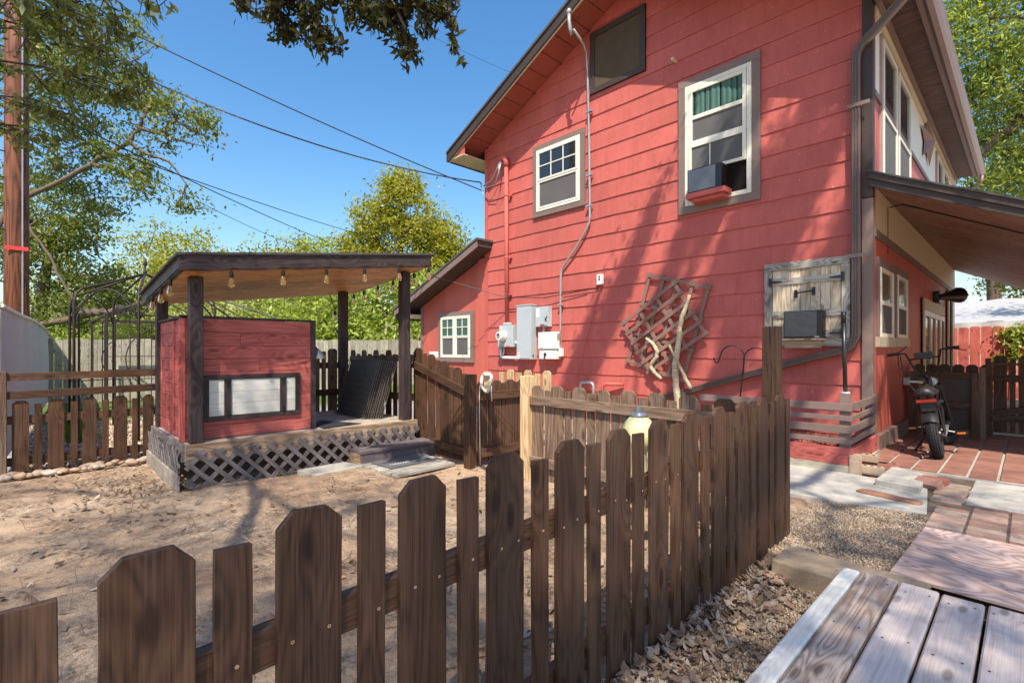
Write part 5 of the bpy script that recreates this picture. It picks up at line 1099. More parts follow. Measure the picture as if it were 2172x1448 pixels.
b = MB(); b.tube([(-.22,.75,1.18),(-.22,.70,1.0),(-.2,.72,.88),(-.12,.82,.85),(-.02,.9,.85)], .005, 5).tube([(-.24,.74,1.18),(-.25,.68,1.02),(-.17,.74,.92),(-.05,.88,.88)], .005, 5).tube([(.22,.76,1.18),(.20,.72,1.0),(.1,.85,.86)], .005, 5); bk_(b, 'brake_cables', M_cable)
b = MB(); n = 14
for i in range(n+1):
    t = i/n; yy = -.16 + .62*t; wd = .115*(math.sin(math.pi*min(1, t*1.15+.1))**.5) if t < .9 else .06; hh = .735 + .045*(t-.4)**2 + .03*t
    for k in range(9): u = (k-4)/4; b.v.append((wd*u, yy, hh + .035*(1-u*u) - .02*abs(u)**3))
    for k in range(9): u = (4-k)/4; b.v.append((wd*u*.9, yy, hh - .045))
b.f = [(i*18+k, i*18+(k+1) % 18, (i+1)*18+(k+1) % 18, (i+1)*18+k) for i in range(n) for k in range(18)] + [tuple(range(17,-1,-1)), tuple(n*18+k for k in range(18))]
bk_(b, 'seat', M_seat, 1)
bk_(MB().box((-.085,-.19,.63),(.085,-.165,.66)), 'tail_lamp', M_redlamp, False); bk_(MB().box((-.06,-.15,.53),(.06,-.08,.62)), 'rear_block', M_black, False)
b = MB(); b.tube([(-.04,.45,.30),(-.17,.43,.30)], .012, 6).tube([(.04,.45,.26),(.17,.47,.22)], .012, 6); bk_(b, 'crank', M_black)
for s, z in ((-1,.30),(1,.22)): bk_(MB().box((s*.16,.40,z-.015),(s*.27,.50,z+.012)), 'pedal', M_black, False); bk_(MB().box((s*.18,.393,z-.01),(s*.25,.399,z+.008)), 'pedal_reflector', M_orange, False)
MB().tube([LEAN @ Vector((-.06,.25,.26)), (-.93,7.42,.045)], [.014,.010], 6).build('kickstand', M_black, bike)
bk_(MB().lathe([(.05,0),(.06,.03),(.055,.09),(.03,.11)], (.02,1.0,.80), 14, (0,1,0)), 'headlight', M_steel); bk_(MB().tube([(.09,0,hz),(.10,.45,.30)], .02, 6), 'chain_guard', M_steel); b = torus((0.05,1.12,hz), WR+TR+.012, .03, seg=40, ring=6, rz=R(-14)); keep = [f for f in b.f if all(b.v[i][2] > hz+.15 for i in f)]; b.f = keep; bk_(b, 'front_fender', M_galvd, 1)
# screened frame leaning behind the bike
fp = thing('screen_frame', (-.83, 9.15, .03), 'brown wooden frame panel with amber mesh leaning behind bike', 'frame')
fy = 9.12
for p0, p1, wd, w in (((-1.21,fy,.09),(-.46,fy,.09),(0,0,1),.11), ((-1.21,fy+.05,.87),(-.46,fy+.05,.87),(0,0,1),.085), ((-1.21,fy+.03,.46),(-.46,fy+.03,.46),(0,0,1),.08), ((-1.165,fy-.025,.04),(-1.165,fy+.03,.91),(1,0,0),.09), ((-.505,fy-.025,.04),(-.505,fy+.03,.91),(1,0,0),.09)): plank('frame_board', M_fence, fp, p0, p1, w, .03, wd)
MB().box((-1.12,fy+.05,.14),(-.9,fy+.055,.83)).build('mesh_panel', M_amb, fp); MB().box((-.88,fy+.06,.14),(-.55,fy+.065,.83)).build('backing', M_trimd, fp)
plank('side_post', M_fence2, fp, (-.445,fy+.1,.03), (-.445,fy+.1,.985), .06, .2, (1,0,0), .003)
pf = thing('picket_fence', (-.9, 9.7, 0), 'dark dog-eared picket fence behind the leaning frame and bike', 'fence')
for i in range(6): picket(pf, M_fence, (-1.17+.148*i, 9.72, .03), .98, .135, (1,0,0), .035, i)
plank('rail', M_fence, pf, (-1.24,9.75,.7), (-.36,9.75,.7), .08, .03, (0,0,1))
pg = thing('patio_gate', (.3, 9.85, 0), 'brown picket gate with diagonal brace at the patio end', 'gate')
for i in range(14):
    wide = i % 2 == 1; picket(pg, M_fence, (-.42+.125*i, 9.92, .05), 1.09+.0*i if wide else 1.05, .135 if wide else .06, (1,0,0), .03 if wide else 0, i)
for z in (.26, .82, 1.02): plank('rail', M_fence, pg, (-.44,9.885,z), (1.3,9.885,z), .10 if z < 1 else .03, .034, (0,0,1))
plank('brace', M_fence, pg, (-.40,9.86,.30), (1.2,9.86,.75), .09, .02, (0,0,1))
boxo('threshold', M_conc, pg, (-.42,9.82,.03), (1.3,9.9,.05), 0)
rf_ = thing('board_fence', (.5, 17.3, 0), 'red painted board fence under the white canopy at right', 'fence')
for i in range(16): picket(rf_, M_redwood, (-1.62+.215*i, 17.3, 0), 1.80+random.uniform(-.02,.02), .205, (1,0,0), .03, i % 6)
plank('rail', M_redwood, rf_, (-1.7,17.34,1.3), (2,17.34,1.3), .09, .04, (0,0,1)); plank('post', M_plast, rf_, (-1.63,17.25,0), (-1.63,17.25,1.8), .05, .05, (1,0,0))
cn_ = thing('canopy', (1, 20, 0), 'white tarpaulin canopy roof sagging above the red fence', 'canopy')
V = []; nX, nY = 24, 12
for i in range(nX+1):
    for j in range(nY+1):
        u, v = i/nX, j/nY; xx = -2.2 + 6*u; yy = 18.0 + 5.2*v
        zz = 1.93 + .95*v + .10*u - .07*math.sin(math.pi*v) + .02*math.sin(u*30+v*6); V.append((xx, yy, zz))
q = MB(); q.v = V; q.f = [(i*(nY+1)+j, (i+1)*(nY+1)+j, (i+1)*(nY+1)+j+1, i*(nY+1)+j+1) for i in range(nX) for j in range(nY)]; q.build('sheet', M_tarp, cn_, smooth=1)
V = []
for i in range(nX*2+1): u = i/(nX*2); xx = -2.2+6*u; zz = 1.93+.10*u; V += [(xx, 17.99, zz), (xx, 17.97+.03*math.sin(u*60), zz-.16)]
q = MB(); q.v = V; q.f = [(i*2, i*2+1, i*2+3, i*2+2) for i in range(nX*2)]; q.build('valance', M_tarp, cn_, smooth=1)
for xx in (-2.1, .6, 3.6): MB().tube([(xx,18.05,0),(xx,18.05,1.95)], .03, 8).build('pole', M_galvd, cn_)
ivp = np.vstack([np.stack([RNG.normal(c[0],c[2],260), RNG.normal(17.2,.05,260), RNG.normal(c[1],c[3],260)], -1) for c in ((-.30,1.60,.10,.10),(-.12,1.68,.18,.07),(-.27,1.2,.05,.15),(.1,1.3,.12,.2),(-.55,.95,.05,.06))])
V, Fc = leaf_quads(ivp, np.full(len(ivp), .075), .8, .08, seed=8); iv_ = thing('ivy', (-.2, 17.2, 0), 'green ivy vine climbing over the red board fence', 'vine'); mesh_np('leaves', V, Fc, M_lback, iv_)
MB().tube([(-.3,17.2,0),(-.28,17.2,.8),(-.25,17.2,1.5)], .012, 5).build('stem', M_bark, iv_)
# power socket cable on the wall behind the bike
ot = thing('outlet', (-1.22, 9.3, .75), 'grey outdoor outlet with open flap and hanging cord by frame', 'outlet')
boxo('box', M_galvd, ot, (-1.265,9.0,.72), (-1.19,9.1,.83), .006); plank('flap', M_galvd, ot, (-1.19,9.05,.72), (-1.12,9.02,.62), .09, .006, (0,1,0)); plank('plug', M_plast, ot, (-1.19,9.06,.77), (-1.05,9.05,.765), .03, .03, (0,1,0))
# ---------------------------------------------------------------- iron gazebos, pole, wires
gz = thing('garden_gazebo', (-9.3, 1.23, 0), 'round wrought iron gazebo with finial left of pavilion', 'gazebo')
legs = [(-8.67,.39),(-10.0,.40),(-10.28,.94),(-9.9,2.05),(-8.6,2.0),(-8.25,1.02)]; C_ = Vector((-9.3,1.23,0))
for x, y in legs:
    d = (C_ - Vector((x,y,0)));
    MB().tube([(x,y,0),(x,y,1.86),(x+d.x*.03,y+d.y*.03,1.97),(x+d.x*.10,y+d.y*.10,2.04),(x+d.x*.5,y+d.y*.5,2.18),(x+d.x*.85,y+d.y*.85,2.32),(C_.x,C_.y,2.37)], .016, 6).build('leg', M_iron, gz, smooth=1)
    MB().tube([(x+d.x*.06,y+d.y*.06,0),(x+d.x*.06,y+d.y*.06,1.7)], .012, 6).build('leg', M_iron, gz)
for i in range(6):
    a, c_ = Vector((*legs[i],0)), Vector((*legs[(i+1) % 6],0)); pts = [a.lerp(c_, t/14) + Vector((0,0,1.62+.40*math.sin(math.pi*t/14)**.7)) for t in range(15)]
    if i != 0: MB().tube(pts, .011, 6).build('arch', M_iron, gz, smooth=1)
    for z in ((.3,.75) if i in (1,2) else ()): MB().tube([a+Vector((0,0,z)), c_+Vector((0,0,z))], .009, 5).build('bar', M_iron, gz)
MB().lathe([(.012,0),(.03,.04),(.012,.07),(.012,.12),(.03,.15),(.02,.2),(.002,.26)], (C_.x,C_.y,2.36), 8).build('finial', M_iron, gz, smooth=1)
g2 = thing('metal_gazebo', (-13.3, 2.5, 0), 'large metal gazebo frame with scroll panels and hip roof ribs', 'gazebo')
gx0, gx1, gy0, gy1, ge = -14.9, -11.8, .98, 4.12, 1.88; pk = Vector(((gx0+gx1)/2, (gy0+gy1)/2, 2.62))
for x in (gx0, gx1):
    for y in (gy0, gy1): MB().bar((x,y,0),(x,y,ge), .05, .05, (1,0,0)).build('post', M_iron, g2); MB().tube([(x,y,ge), pk], .018, 6).build('rib', M_iron, g2)
for p0, p1 in (((gx1,gy0,ge),(gx1,gy1,ge)), ((gx0,gy0,ge),(gx0,gy1,ge)), ((gx0,gy0,ge),(gx1,gy0,ge)), ((gx0,gy1,ge),(gx1,gy1,ge)), ((gx1,gy0,ge-.12),(gx1,gy1,ge-.12))): MB().bar(p0, p1, .035, .03).build('eave_beam', M_iron, g2)
for t in (.25,.5,.75): MB().tube([(gx1,gy0+(gy1-gy0)*t,ge), pk.lerp(Vector((gx1,gy0+(gy1-gy0)*t,ge)), .25)], .012, 5).build('rib', M_iron, g2)
for y in (gy0+.35, gy0+.68, gy0+.95, gy1-.35, gy1-.7): MB().bar((gx1,y,.1),(gx1,y,ge-.1), .015, .015, (1,0,0)).build('bar', M_iron, g2)
for x in (gx1-.35, gx1-.75): MB().bar((x,gy0,.1),(x,gy0,ge-.1), .015, .015, (1,0,0)).build('bar', M_iron, g2)
for z in (.25,.5,.85,1.1,1.45,1.7): MB().bar((gx1,gy0,z),(gx1,gy0+.95 if z > .6 else gy0+.68,z), .014, .014).build('bar', M_iron, g2); MB().bar((gx1,gy1,z),(gx1,gy1-.7,z), .014, .014).build('bar', M_iron, g2)
for cy, r_ in ((gy0+.9,.62),(gy0+.35,.42)): MB().tube([(gx1+.02, cy+r_*math.cos(R(110+a*10)), 1.05+r_*math.sin(R(110+a*10))) for a in range(15)], .011, 6).build('scroll', M_iron, g2, smooth=1)
up_ = thing('utility_pole', (-11.5, -.19, 0), 'brown creosoted utility pole rising behind grey screen at left', 'utility pole')
b = MB(); b.tube([(-.5,0,0),(3,0,0),(6,0,0),(9.2,0,0)], [.16,.152,.145,.14], 18); me = bpy.data.meshes.new('shaft'); me.from_pydata(b.v, [], b.f); me.polygons.foreach_set('use_smooth', [True]*len(me.polygons)); me.materials.append(M_pole)
place(bpy.data.objects.new('shaft', me), Matrix.Translation((-11.5,-.19,0)) @ Matrix.Rotation(R(-90),4,'Y'), up_)
for i in range(11): z = 1.9 + .42*i; MB().tube([(-11.45,-.33,z),(-11.43,-.42,z)], .012, 6).build('step_bolt', M_iron, up_)
MB().tube([(-11.36,-.12,0),(-11.36,-.12,8)], .012, 6).build('ground_wire', M_galvd, up_); boxo('ribbon', plain('red_ribbon', (.7,.05,.05), .6), up_, (-11.345,-.33,2.83), (-11.33,-.05,2.89), 0)
def cable(p0, p1, sag, r_, label):
    p0, p1 = Vector(p0), Vector(p1); n = 40; o = MB().tube([p0.lerp(p1, i/n) - Vector((0,0,sag*4*(i/n)*(1-i/n))) for i in range(n+1)], r_, 6).build('overhead_cable', M_cable); tag(o, label, 'cable', 'overhead service cables')
cable(atD(35,-52,8.1), (-8.12,6.96,4.62), .12, .011, 'upper overhead cable sloping from pole to house corner')
p0, p1 = atD(30,30,8.1), Vector((-8.15,6.9,4.80)); n = 60; b = MB()
for s in (0, math.pi*2/3, math.pi*4/3): b.tube([p0.lerp(p1, i/240) - Vector((0,0,.42*4*(i/240)*(1-i/240))) + Vector((.006*math.cos(i*.9+s), .006*math.sin(i*.9+s), .008*math.sin(i*.9+s))) for i in range(241)], .0075, 5)
tag(b.build('overhead_cable', M_cable), 'thick twisted overhead service cable reaching the house mast', 'cable', 'overhead service cables')
cable(atD(38,205,8.1), atD(800,550,34), .25, .013, 'lower overhead cable passing over pavilion roof to distant trees')
cable(atD(38,222,8.1), atD(690,540,34), .35, .009, 'thin lowest overhead cable passing behind the pavilion roof')
cable(atD(250,325,11), atD(1000,545,42), .5, .012, 'thin overhead cable crossing sky toward the centre tree')
cable(atD(870,55,9.0), atD(1106,164,8.9), .02, .003, 'faint thin wire high beside the house roof')
mw = thing('service_wires', (-7.7, 6.9, 4.8), 'loose grey service wires drooping from mast head at house corner', 'wires')
for pts in ([(-7.50,6.88,5.08),(-7.60,6.86,4.9),(-7.75,6.84,4.72),(-8.0,6.86,4.68),(-8.15,6.9,4.80)], [(-7.49,6.87,5.07),(-7.52,6.84,4.8),(-7.62,6.84,4.60),(-7.9,6.86,4.62),(-8.15,6.9,4.79)], [(-7.47,6.88,5.06),(-7.5,6.85,4.85),(-7.55,6.9,4.72)], [(-8.15,6.9,4.8),(-8.1,6.93,4.55),(-8.02,6.95,4.52)]): MB().tube(pts, .009, 6).build('wire', M_galvd, mw, smooth=1)
bpy.data.objects  # end of built things
# ---------------------------------------------------------------- trees
def wig(pts, rr, seed, k=5):
    q = random.Random(seed); P = [Vector(p) for p in pts]; out = []; ro = []; n = len(P)
    for i in range(n-1):
        p0, p1, p2, p3 = P[max(i-1,0)], P[i], P[i+1], P[min(i+2,n-1)]
        for j in range(k):
            t = j/k; v = .5*((2*p1) + (p2-p0)*t + (2*p0-5*p1+4*p2-p3)*t*t + (3*p1-p0-3*p2+p3)*t**3); r_ = rr[i]*(1-t)+rr[i+1]*t
            out.append(v + Vector((q.gauss(0,1), q.gauss(0,1), q.gauss(0,1)))*min(.55*r_, .05*(p2-p1).length)); ro.append(r_*q.uniform(.88,1.14))
    return out+[P[-1]], ro+[rr[-1]]
def tree(name, label, base, crown, mats, nclump, per, spread, size, trunk_r=.2, frac=.35, seed=1, droop=None, aspect=.42, trunk=None, limb_r=.06, hollow=.35, extra=None, group=None):
    t = thing(name, base, label, 'tree', group)
    P, cs = clumps(crown, per, nclump, spread, seed, hollow)
    V, Fc = leaf_quads(P, np.full(len(P), size), aspect, .12, droop, seed+1); mesh_np('crown', V, Fc, mats, t)
    b = MB(); bz = Vector(base); tp = trunk or [bz, bz + (Vector(crown[0][0]) - bz)*.5, Vector(crown[0][0])]
    n = len(tp); rs_ = [trunk_r*(1-.75*i/(n-1)) for i in range(n)]
    b.tube(tp, rs_, 10); b.build('trunk', M_bark, t, smooth=1)
    b = MB(); hub = tp[-1]
    limb_tubes(b, ([Vector(p) for pts, rr in (extra or []) for p in pts] or []) + [hub], cs, limb_r, seed, frac)
    for pts, rr in (extra or []): b.tube(*wig(pts, rr, seed), 7)
    if b.v: b.build('limbs', M_bark, t, smooth=1)
    return t
# overhead oak whose crown shades the yard; its hanging sprays show at the top of the view
oak = thing('oak_tree', (4.2, -3.5, 0), 'overhanging oak with dark leaf sprays across the top of the sky', 'tree')
ells = [((-.6,-4.2,10.3),(2.6,2.0,.7)), ((2.2,-4.0,10.0),(2.2,2.0,.7)), ((4.6,-3.8,10.2),(1.9,2.2,.8)), ((-2.4,-3.2,10.4),(1.4,1.6,.6)), ((1.4,-5.6,10.8),(3.4,1.2,.7)), ((3.8,-1.6,10.2),(1.5,1.3,.7)), ((3.5,.2,9.7),(1.4,.9,.6)), ((4.4,-3.2,10.0),(1.7,1.7,.6)), ((3.6,-5.0,10.2),(1.5,1.2,.6))]
P, cs = clumps(ells, 210, 250, .85, 21, .0)
ell2 = [((1.6,2.9,9.3),(1.0,.8,1.7)), ((.9,2.6,10.2),(.6,.6,.7)), ((2.3,3.6,8.0),(.8,.7,1.0)), ((2.0,3.0,10.6),(.8,.6,.7))]
P2, cs2 = clumps(ell2, 110, 22, .5, 23, .1)
P3 = []; bands = []
for (bx_, bz_) in ((-5.25,1.2),(-3.55,3.0),(-3.0,2.5),(-2.35,2.9),(-1.85,3.4),(-2.75,1.5),(-5.75,.7),(-1.75,2.2),(-2.2,.9),(-1.6,1.3),(-2.9,3.7),(-3.15,1.9),(-2.45,2.0),(-2.15,3.7),(-4.6,2.3),(-3.0,.7)):
    kk = RNG.uniform(3.3,4.6); P3.append(np.array([bx_+.85*kk, 7-kk, bz_+1.9*kk]) + RNG.normal(size=(3000,3))*np.array([.075,.42,.09])); bands.append((bx_+.85*kk, 7-kk, bz_+1.9*kk))
P2 = np.vstack([P2]+P3)
# hanging sprays in view: follow twig lines
sprays = []; starts = []; tw = MB(); rg = random.Random(9)
def spray(p0, p1, n, length, spread):
    p0, p1 = Vector(p0), Vector(p1); out = []; starts.append(p0)
    tw.tube([p0, p0.lerp(p1,.5)+Vector((0,0,.05)), p1], [.010,.006,.002], 5, False)
    for i in range(n):
        t = rg.uniform(.05, 1); q = p0.lerp(p1, t); d = Vector((rg.gauss(0,1), rg.gauss(0,1), rg.gauss(-.5,.7))).normalized()*rg.uniform(.2,1)*length*(1.1-.6*t); e = q + d
        tw.tube([q, q.lerp(e,.5)+Vector((0,0,.01)), e], [.004,.003,.0015], 4, False)
        for j in range(rg.randint(4,7)): s_ = rg.uniform(.2,1.08); sprays.append(q.lerp(e, s_)+Vector((rg.gauss(0,spread), rg.gauss(0,spread), rg.gauss(0,spread))))
def S(a, c, d0, d1, n=26, L=.22, sp=.03): spray(atD(*a, d0), atD(*c, d1), n, L*1.2, sp*.7)
S((540,-60),(720,95),3.1,3.2,40,.2); S((640,-80),(560,40),3.0,3.1,30,.2); S((620,-40),(690,110),3.2,3.2,34,.16); S((760,-90),(650,60),3.3,3.3,34,.2)
S((760,-60),(880,110),3.2,3.3,44,.2); S((820,-80),(945,35),3.1,3.2,36,.2); S((900,-60),(830,70),3.3,3.3,34,.18); S((930,-20),(975,130),3.2,3.2,10,.1,.015); S((860,60),(862,150),3.2,3.2,14,.1,.02); S((700,-100),(520,10),3.2,3.2,30,.2); S((560,-30),(640,90),3.2,3.2,30,.16); S((800,-40),(760,50),3.2,3.2,26,.16); S((900,-30),(905,60),3.2,3.2,26,.16); S((850,-30),(790,75),3.2,3.2,22,.14); S((940,-60),(965,60),3.2,3.2,16,.12); S((560,-70),(500,15),3.2,3.2,20,.12); S((600,-30),(585,75),3.2,3.2,24,.14); S((740,-30),(735,60),3.2,3.2,16,.12)
nmid = len(sprays)
for a, c, n in (((-60,30),(240,120),28),((-60,120),(230,190),26),((0,-60),(210,60),28),((80,-60),(260,60),24),((-40,200),(190,250),34),((120,60),(300,150),36),((-60,260),(150,300),26),((100,150),(310,205),30),((200,-50),(270,90),30),((-60,-40),(120,40),40),((290,-50),(340,20),10)): S(a, c, rg.uniform(3.0,4.0), rg.uniform(3.4,4.4), n, .30, .045)
SP = np.array([tuple(p) for p in sprays])
V, Fc = leaf_quads(np.vstack([P, P2]), np.full(len(P)+len(P2), .062), .5, .1, seed=31)
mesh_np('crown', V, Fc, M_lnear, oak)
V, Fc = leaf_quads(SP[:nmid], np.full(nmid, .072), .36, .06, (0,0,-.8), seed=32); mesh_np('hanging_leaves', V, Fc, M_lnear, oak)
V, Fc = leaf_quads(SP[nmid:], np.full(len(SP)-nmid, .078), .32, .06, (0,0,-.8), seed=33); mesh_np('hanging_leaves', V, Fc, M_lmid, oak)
tag(tw.build('twigs', M_twig, oak), kind='stuff')
b = MB(); b.tube([(4.2,-3.5,-.1),(4.1,-3.4,2.5),(3.6,-3.3,5.2),(2.8,-3.2,8.4)], [.36,.3,.26,.16], 12); b.build('trunk', M_bark, oak, smooth=1)
HC, HL = atD(730,-150,3.2), atD(-90,-90,3.7)
b = MB()
for x_, y_, z_ in bands: b.tube(*wig([(2.3,-.5+.2*x_,9.0),(x_+.15,y_-1.2,z_-.05),(x_,y_,z_),(x_-.03,y_+.7,z_+.03)], [.04,.032,.026,.01], 7), 6)
limb_tubes(b, (2.8,-3.2,8.4), cs, .05, 3, .35); limb_tubes(b, (2.6,-.5,9.2), cs2, .045, 4, .8)
for pts, r_ in (([(2.8,-3.2,8.4),(2.6,-.5,9.2),(1.7,2.6,9.0),(.9,3.6,8.2)], [.1,.08,.05,.02]), ([(2.6,-.5,9.2),(2.3,2.2,8.2),(1.6,4.4,7.4),(.8,5.2,6.8)], [.07,.05,.04,.02]), ([(3.6,-3.3,5.2),(.6,-1.2,5.4),(-1.2,.6,4.9),tuple(HC)], [.1,.06,.04,.018]), ([(3.6,-3.3,5.2),(-.4,-2.2,5.4),(-2.6,-1.2,5.0),tuple(HL)], [.1,.06,.04,.02])): b.tube(*wig(pts, r_, 5), 7)
for q in starts:
    h_ = min((HC, HL), key=lambda p: (p-q).length); b.tube([h_, h_.lerp(q,.5)+Vector((0,0,.08)), q], [.016,.012,.009], 5, False)
b.build('limbs', M_bark, oak, smooth=1)
# left live oak, with the bent limb reaching out over the sky
o0 = atD(-120,800,15).to_2d().to_3d(); DL = 15.0
A2 = lambda x, y, d=DL: tuple(atD(x, y, d))
ell = [(A2(380,235),(.75,.75,.7)), (A2(420,260),(.6,.6,.55)), (A2(300,215),(.9,.9,.8)), (A2(230,120),(1.6,1.4,1.5)), (A2(120,230,16),(2.2,2,1.8)), (A2(330,385),(.8,.7,.55)), (A2(395,430),(.55,.55,.4)), (A2(270,330),(.9,.8,.7)), (A2(160,380,17),(2.0,1.8,1.3)), (A2(60,120,16),(2.4,2.2,2.2)), (A2(350,290),(.5,.5,.5))]
ext = [([A2(20,440),A2(150,372),A2(255,315),A2(290,275),A2(310,240),A2(303,205)],[.075,.07,.062,.055,.04,.015]), ([A2(290,270),A2(345,282),A2(372,258),A2(420,283)],[.06,.055,.04,.02]), ([A2(275,300),A2(310,325),A2(360,345),A2(395,390)],[.055,.045,.035,.015]), ([A2(345,285),A2(390,300),A2(430,310)],[.035,.025,.01]), ([A2(200,350),A2(260,365),A2(300,400),A2(318,430)],[.06,.05,.04,.015]), ([A2(60,700,19),A2(160,672,19),A2(205,662,18.5),A2(230,658,18),A2(330,640,18)],[.15,.14,.13,.11,.06]), ([A2(60,480,17),A2(105,540,17),A2(135,600,17),A2(160,640,17)],[.05,.045,.04,.025])]
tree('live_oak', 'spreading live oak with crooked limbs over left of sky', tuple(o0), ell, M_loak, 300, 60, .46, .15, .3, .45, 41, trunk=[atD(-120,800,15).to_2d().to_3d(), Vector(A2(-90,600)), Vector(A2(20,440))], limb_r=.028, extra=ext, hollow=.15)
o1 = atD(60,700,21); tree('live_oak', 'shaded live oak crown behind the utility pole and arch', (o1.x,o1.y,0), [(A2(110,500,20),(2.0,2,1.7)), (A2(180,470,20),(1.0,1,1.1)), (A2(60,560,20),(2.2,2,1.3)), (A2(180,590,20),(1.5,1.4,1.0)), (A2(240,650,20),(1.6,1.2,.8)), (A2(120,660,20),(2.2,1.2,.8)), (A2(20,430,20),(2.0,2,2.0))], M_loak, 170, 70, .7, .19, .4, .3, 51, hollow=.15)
# centre tree
c0 = atD(850,720,26)
tree('centre_tree', 'tall rounded yellow-green tree beside the house wing', (c0.x,c0.y,0), [(A2(850,410,26),(1.3,1.3,1.25)), (A2(800,470,26),(1.5,1.4,1.3)), (A2(890,480,26),(1.6,1.4,1.4)), (A2(770,525,26),(1.5,1.3,1.0)), (A2(860,560,26),(2.2,1.6,1.3)), (A2(940,520,26),(1.5,1.3,1.2)), (A2(960,570,26),(1.4,1.2,1.3)), (A2(840,390,26),(.8,.8,.7))], M_lcent, 330, 70, .72, .20, .28, .4, 61, limb_r=.06, hollow=.2)
# trees behind the pavilion
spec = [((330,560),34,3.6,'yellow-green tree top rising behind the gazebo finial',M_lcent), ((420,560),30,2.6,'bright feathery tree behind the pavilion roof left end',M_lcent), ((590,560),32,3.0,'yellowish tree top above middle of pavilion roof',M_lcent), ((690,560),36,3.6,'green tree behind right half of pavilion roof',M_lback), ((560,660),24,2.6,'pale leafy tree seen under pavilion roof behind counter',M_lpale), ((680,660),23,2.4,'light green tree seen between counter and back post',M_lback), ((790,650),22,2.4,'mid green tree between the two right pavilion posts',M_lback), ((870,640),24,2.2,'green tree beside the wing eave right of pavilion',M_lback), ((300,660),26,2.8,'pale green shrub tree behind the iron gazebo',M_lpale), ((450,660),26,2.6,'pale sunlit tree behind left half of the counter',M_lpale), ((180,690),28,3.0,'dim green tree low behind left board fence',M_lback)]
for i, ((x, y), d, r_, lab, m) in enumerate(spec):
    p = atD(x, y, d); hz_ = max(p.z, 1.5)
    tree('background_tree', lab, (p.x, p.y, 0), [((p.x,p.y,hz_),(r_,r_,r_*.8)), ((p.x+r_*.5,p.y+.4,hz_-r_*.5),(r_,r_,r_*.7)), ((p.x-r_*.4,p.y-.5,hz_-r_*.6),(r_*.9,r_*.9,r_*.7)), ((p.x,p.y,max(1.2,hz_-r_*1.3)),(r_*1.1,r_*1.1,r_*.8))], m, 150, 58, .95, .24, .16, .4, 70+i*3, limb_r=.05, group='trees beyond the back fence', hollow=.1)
wd_ = []
for i in range(110):
    x = RNG.uniform(-900, 960); d = RNG.uniform(40, 60); p = atD(x, 742, d); wd_.append(((p.x,p.y,RNG.uniform(1,3.6)),(2.6,2.6,2.2)))
P, cs = clumps(wd_, 70, 760, 1.5, 91, .1); V, Fc = leaf_quads(P, np.full(len(P), .36), .5, .1, seed=92)
tag(mesh_np('wood', V, Fc, M_lpale), 'distant pale green wood closing the view behind the fences', 'wood', kind='stuff')
# right-hand tree beyond the house
r0 = Vector((1.2, 27, 0)); AR = lambda x, y, d: tuple(atD(x, y, d))
tree('feathery_tree', 'tall feathery bright green tree beyond right side of house', tuple(r0), [(AR(2060,60,15),(1.6,1.6,1.7)), (AR(2140,120,15),(1.7,1.7,1.8)), (AR(2110,230,16),(1.5,1.5,1.3)), (AR(2170,300,16),(1.6,1.5,1.3)), (AR(2100,370,16),(1.2,1.2,.9)), (AR(2180,400,16),(1.4,1.2,.9)), (AR(2230,150,15),(1.8,1.8,2.4)), (AR(2080,-60,15),(2,2,1.6))], M_lright, 330, 80, .75, .17, .42, .4, 101, droop=(0,0,-.4), aspect=.3, limb_r=.05, trunk=[r0, Vector((1.0,26,3)), Vector(AR(2230,230,16.5))],
     extra=[([AR(2230,200,16),AR(2150,265,15.5),AR(2105,300,15.5),AR(2080,330,15.5)],[.2,.17,.13,.06])], hollow=.1)
r1 = atD(2110,640,22); tree('shade_tree', 'dark trunked tree behind the white canopy', (r1.x,r1.y,0), [(AR(2150,590,22),(1.2,1.2,.9)), (AR(2175,560,22),(1.6,1.4,1.0)), (AR(2200,610,22),(1.2,1.2,.9)), (AR(2130,520,22),(1.6,1.4,.7)), ((2.6,17.6,7.6),(1.8,1.6,.7))], M_loak, 90, 75, .6, .17, .34, .4, 111, trunk=[Vector((r1.x,r1.y,0)), Vector(AR(2110,640,22)), Vector(AR(2106,600,22)), Vector(AR(2092,560,22)), Vector(AR(2085,520,22))], hollow=.1)  # last crown clump is out of view, added to shade the canopy sheet
# ---------------------------------------------------------------- litter, twigs and grass
def litter(name, pts, size, m, label, cat, seed):
    r = np.random.default_rng(seed); n = len(pts); C = np.asarray(pts); a = r.uniform(0,6.283,n); s = size*r.uniform(.6,1.3,n); tl = r.normal(0,.45,(n,2)); cu_ = r.uniform(.05,.35,n)
    d = np.stack([np.cos(a), np.sin(a), tl[:,0]], -1); u = np.stack([-np.sin(a), np.cos(a), tl[:,1]], -1); V = np.empty((n,6,3)); w_ = s*r.uniform(.16,.26,n); up_z = np.array([0,0,1.0])
    S_ = s[:,None]; W_ = w_[:,None]; K = (cu_*s)[:,None]
    V[:,0] = C - d*S_*.5 + up_z*K; V[:,1] = C - d*S_*.12 + u*W_ + up_z*K*.6; V[:,2] = C + d*S_*.2 + u*W_*.8 + up_z*K*.6; V[:,3] = C + d*S_*.5 + up_z*K; V[:,4] = C + d*S_*.2 - u*W_*.8 + up_z*K*.6; V[:,5] = C - d*S_*.12 - u*W_ + up_z*K*.6
    V[:,:,2] += .004 + np.abs(tl[:,0])[:,None]*S_*.2
    F_ = np.arange(n*6).reshape(n,6); Fq = np.vstack([F_[:,[0,1,2,5]], F_[:,[2,3,4,5]]])
    o = mesh_np(name, V.reshape(-1,3), Fq, m); tag(o, label, cat, kind='stuff'); return o
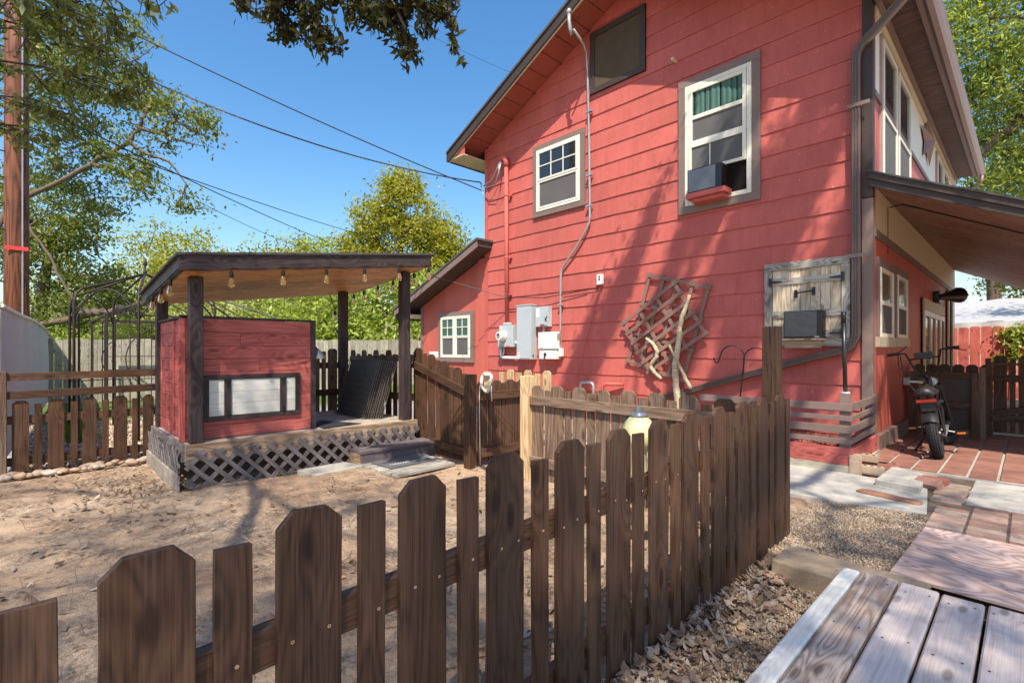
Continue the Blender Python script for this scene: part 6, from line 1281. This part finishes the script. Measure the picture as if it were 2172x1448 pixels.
n = 1900; yy = RNG.uniform(.9,3.25,n); xx = -1.09 + np.abs(RNG.normal(0,.115,n)) + np.where(RNG.random(n) < .08, RNG.uniform(0,.35,n), 0); ok = xx < -.62; pts = np.stack([xx, yy, np.full(n,-.045)+RNG.uniform(0,.03,n)*(np.abs(xx+1.09) < .18)], -1)[ok]
litter('leaf_litter', pts, .046, M_litter, 'drift of dry curled brown leaves along the near fence foot', 'leaves', 5)
n = 1100; xx = RNG.uniform(-6.9,-1.2,n); yy = RNG.uniform(-.4,3.4,n); k = RNG.random(n); xx = np.where(k < .22, -5.55+RNG.normal(0,.5,n), xx); yy = np.where(k < .22, .55+RNG.normal(0,.22,n), yy); k2 = (k > .22) & (k < .4); xx = np.where(k2, -1.3-np.abs(RNG.normal(0,.3,n)), xx); yy = np.where(k2, RNG.uniform(1,3.4,n), yy)
pts = np.stack([xx, yy, gheight(xx,yy)-.01], -1); litter('yard_leaves', pts, .05, M_litter, 'scattered dry brown leaves lying on the sandy yard', 'leaves', 6)
b = MB(); rg = random.Random(4)
for i in range(520):
    x, y = rg.uniform(-6.6,-1.4), rg.uniform(-.4,3.3); L_ = rg.uniform(.04,.22); a = rg.uniform(0,6.28); z = float(gheight(np.array(x),np.array(y)))-.006
    b.tube([(x,y,z),(x+L_*.5*math.cos(a),y+L_*.5*math.sin(a),z+rg.uniform(0,.012)),(x+L_*math.cos(a+.3),y+L_*math.sin(a+.3),z+rg.uniform(-.002,.01))], rg.uniform(.001,.0028), 4, False)
for i in range(90):
    x, y = rg.uniform(-5,-1.7), rg.uniform(-.1,1.6); h = rg.uniform(.05,.16); b.tube([(x,y,-.01),(x+rg.gauss(0,.02),y+rg.gauss(0,.02),h*.6),(x+rg.gauss(0,.05),y+rg.gauss(0,.05),h)], .0014, 4, False)
tag(b.build('twigs', paint('pale_twig', (.27,.19,.13), .8, .3)), 'thin dead twigs and weed stems strewn over the sandy yard', 'twigs', kind='stuff')
n = 2600; gx = RNG.uniform(-11.5,-8.6,n); gy = RNG.normal(.42,.10,n); V = np.empty((n,3,3)); hh = RNG.uniform(.04,.2,n); V[:,0] = np.stack([gx,gy,np.full(n,-.01)],-1); V[:,1] = V[:,0]+np.array([.014,.006,0]); V[:,2] = V[:,0]+np.stack([RNG.normal(0,.05,n),RNG.normal(0,.05,n),hh],-1)
tag(mesh_np('grass', V.reshape(-1,3), np.arange(n*3).reshape(n,3), M_grass), 'green grass tufts growing beyond the low left fence', 'grass', kind='stuff')
tag(pebbles('yard_gravel', [(-11,-7.05,-.1,3,-.008)], 9000, .012, .03, M_peb, 13), 'grey and tan gravel on the ground beyond the low left fence', 'gravel', kind='stuff')
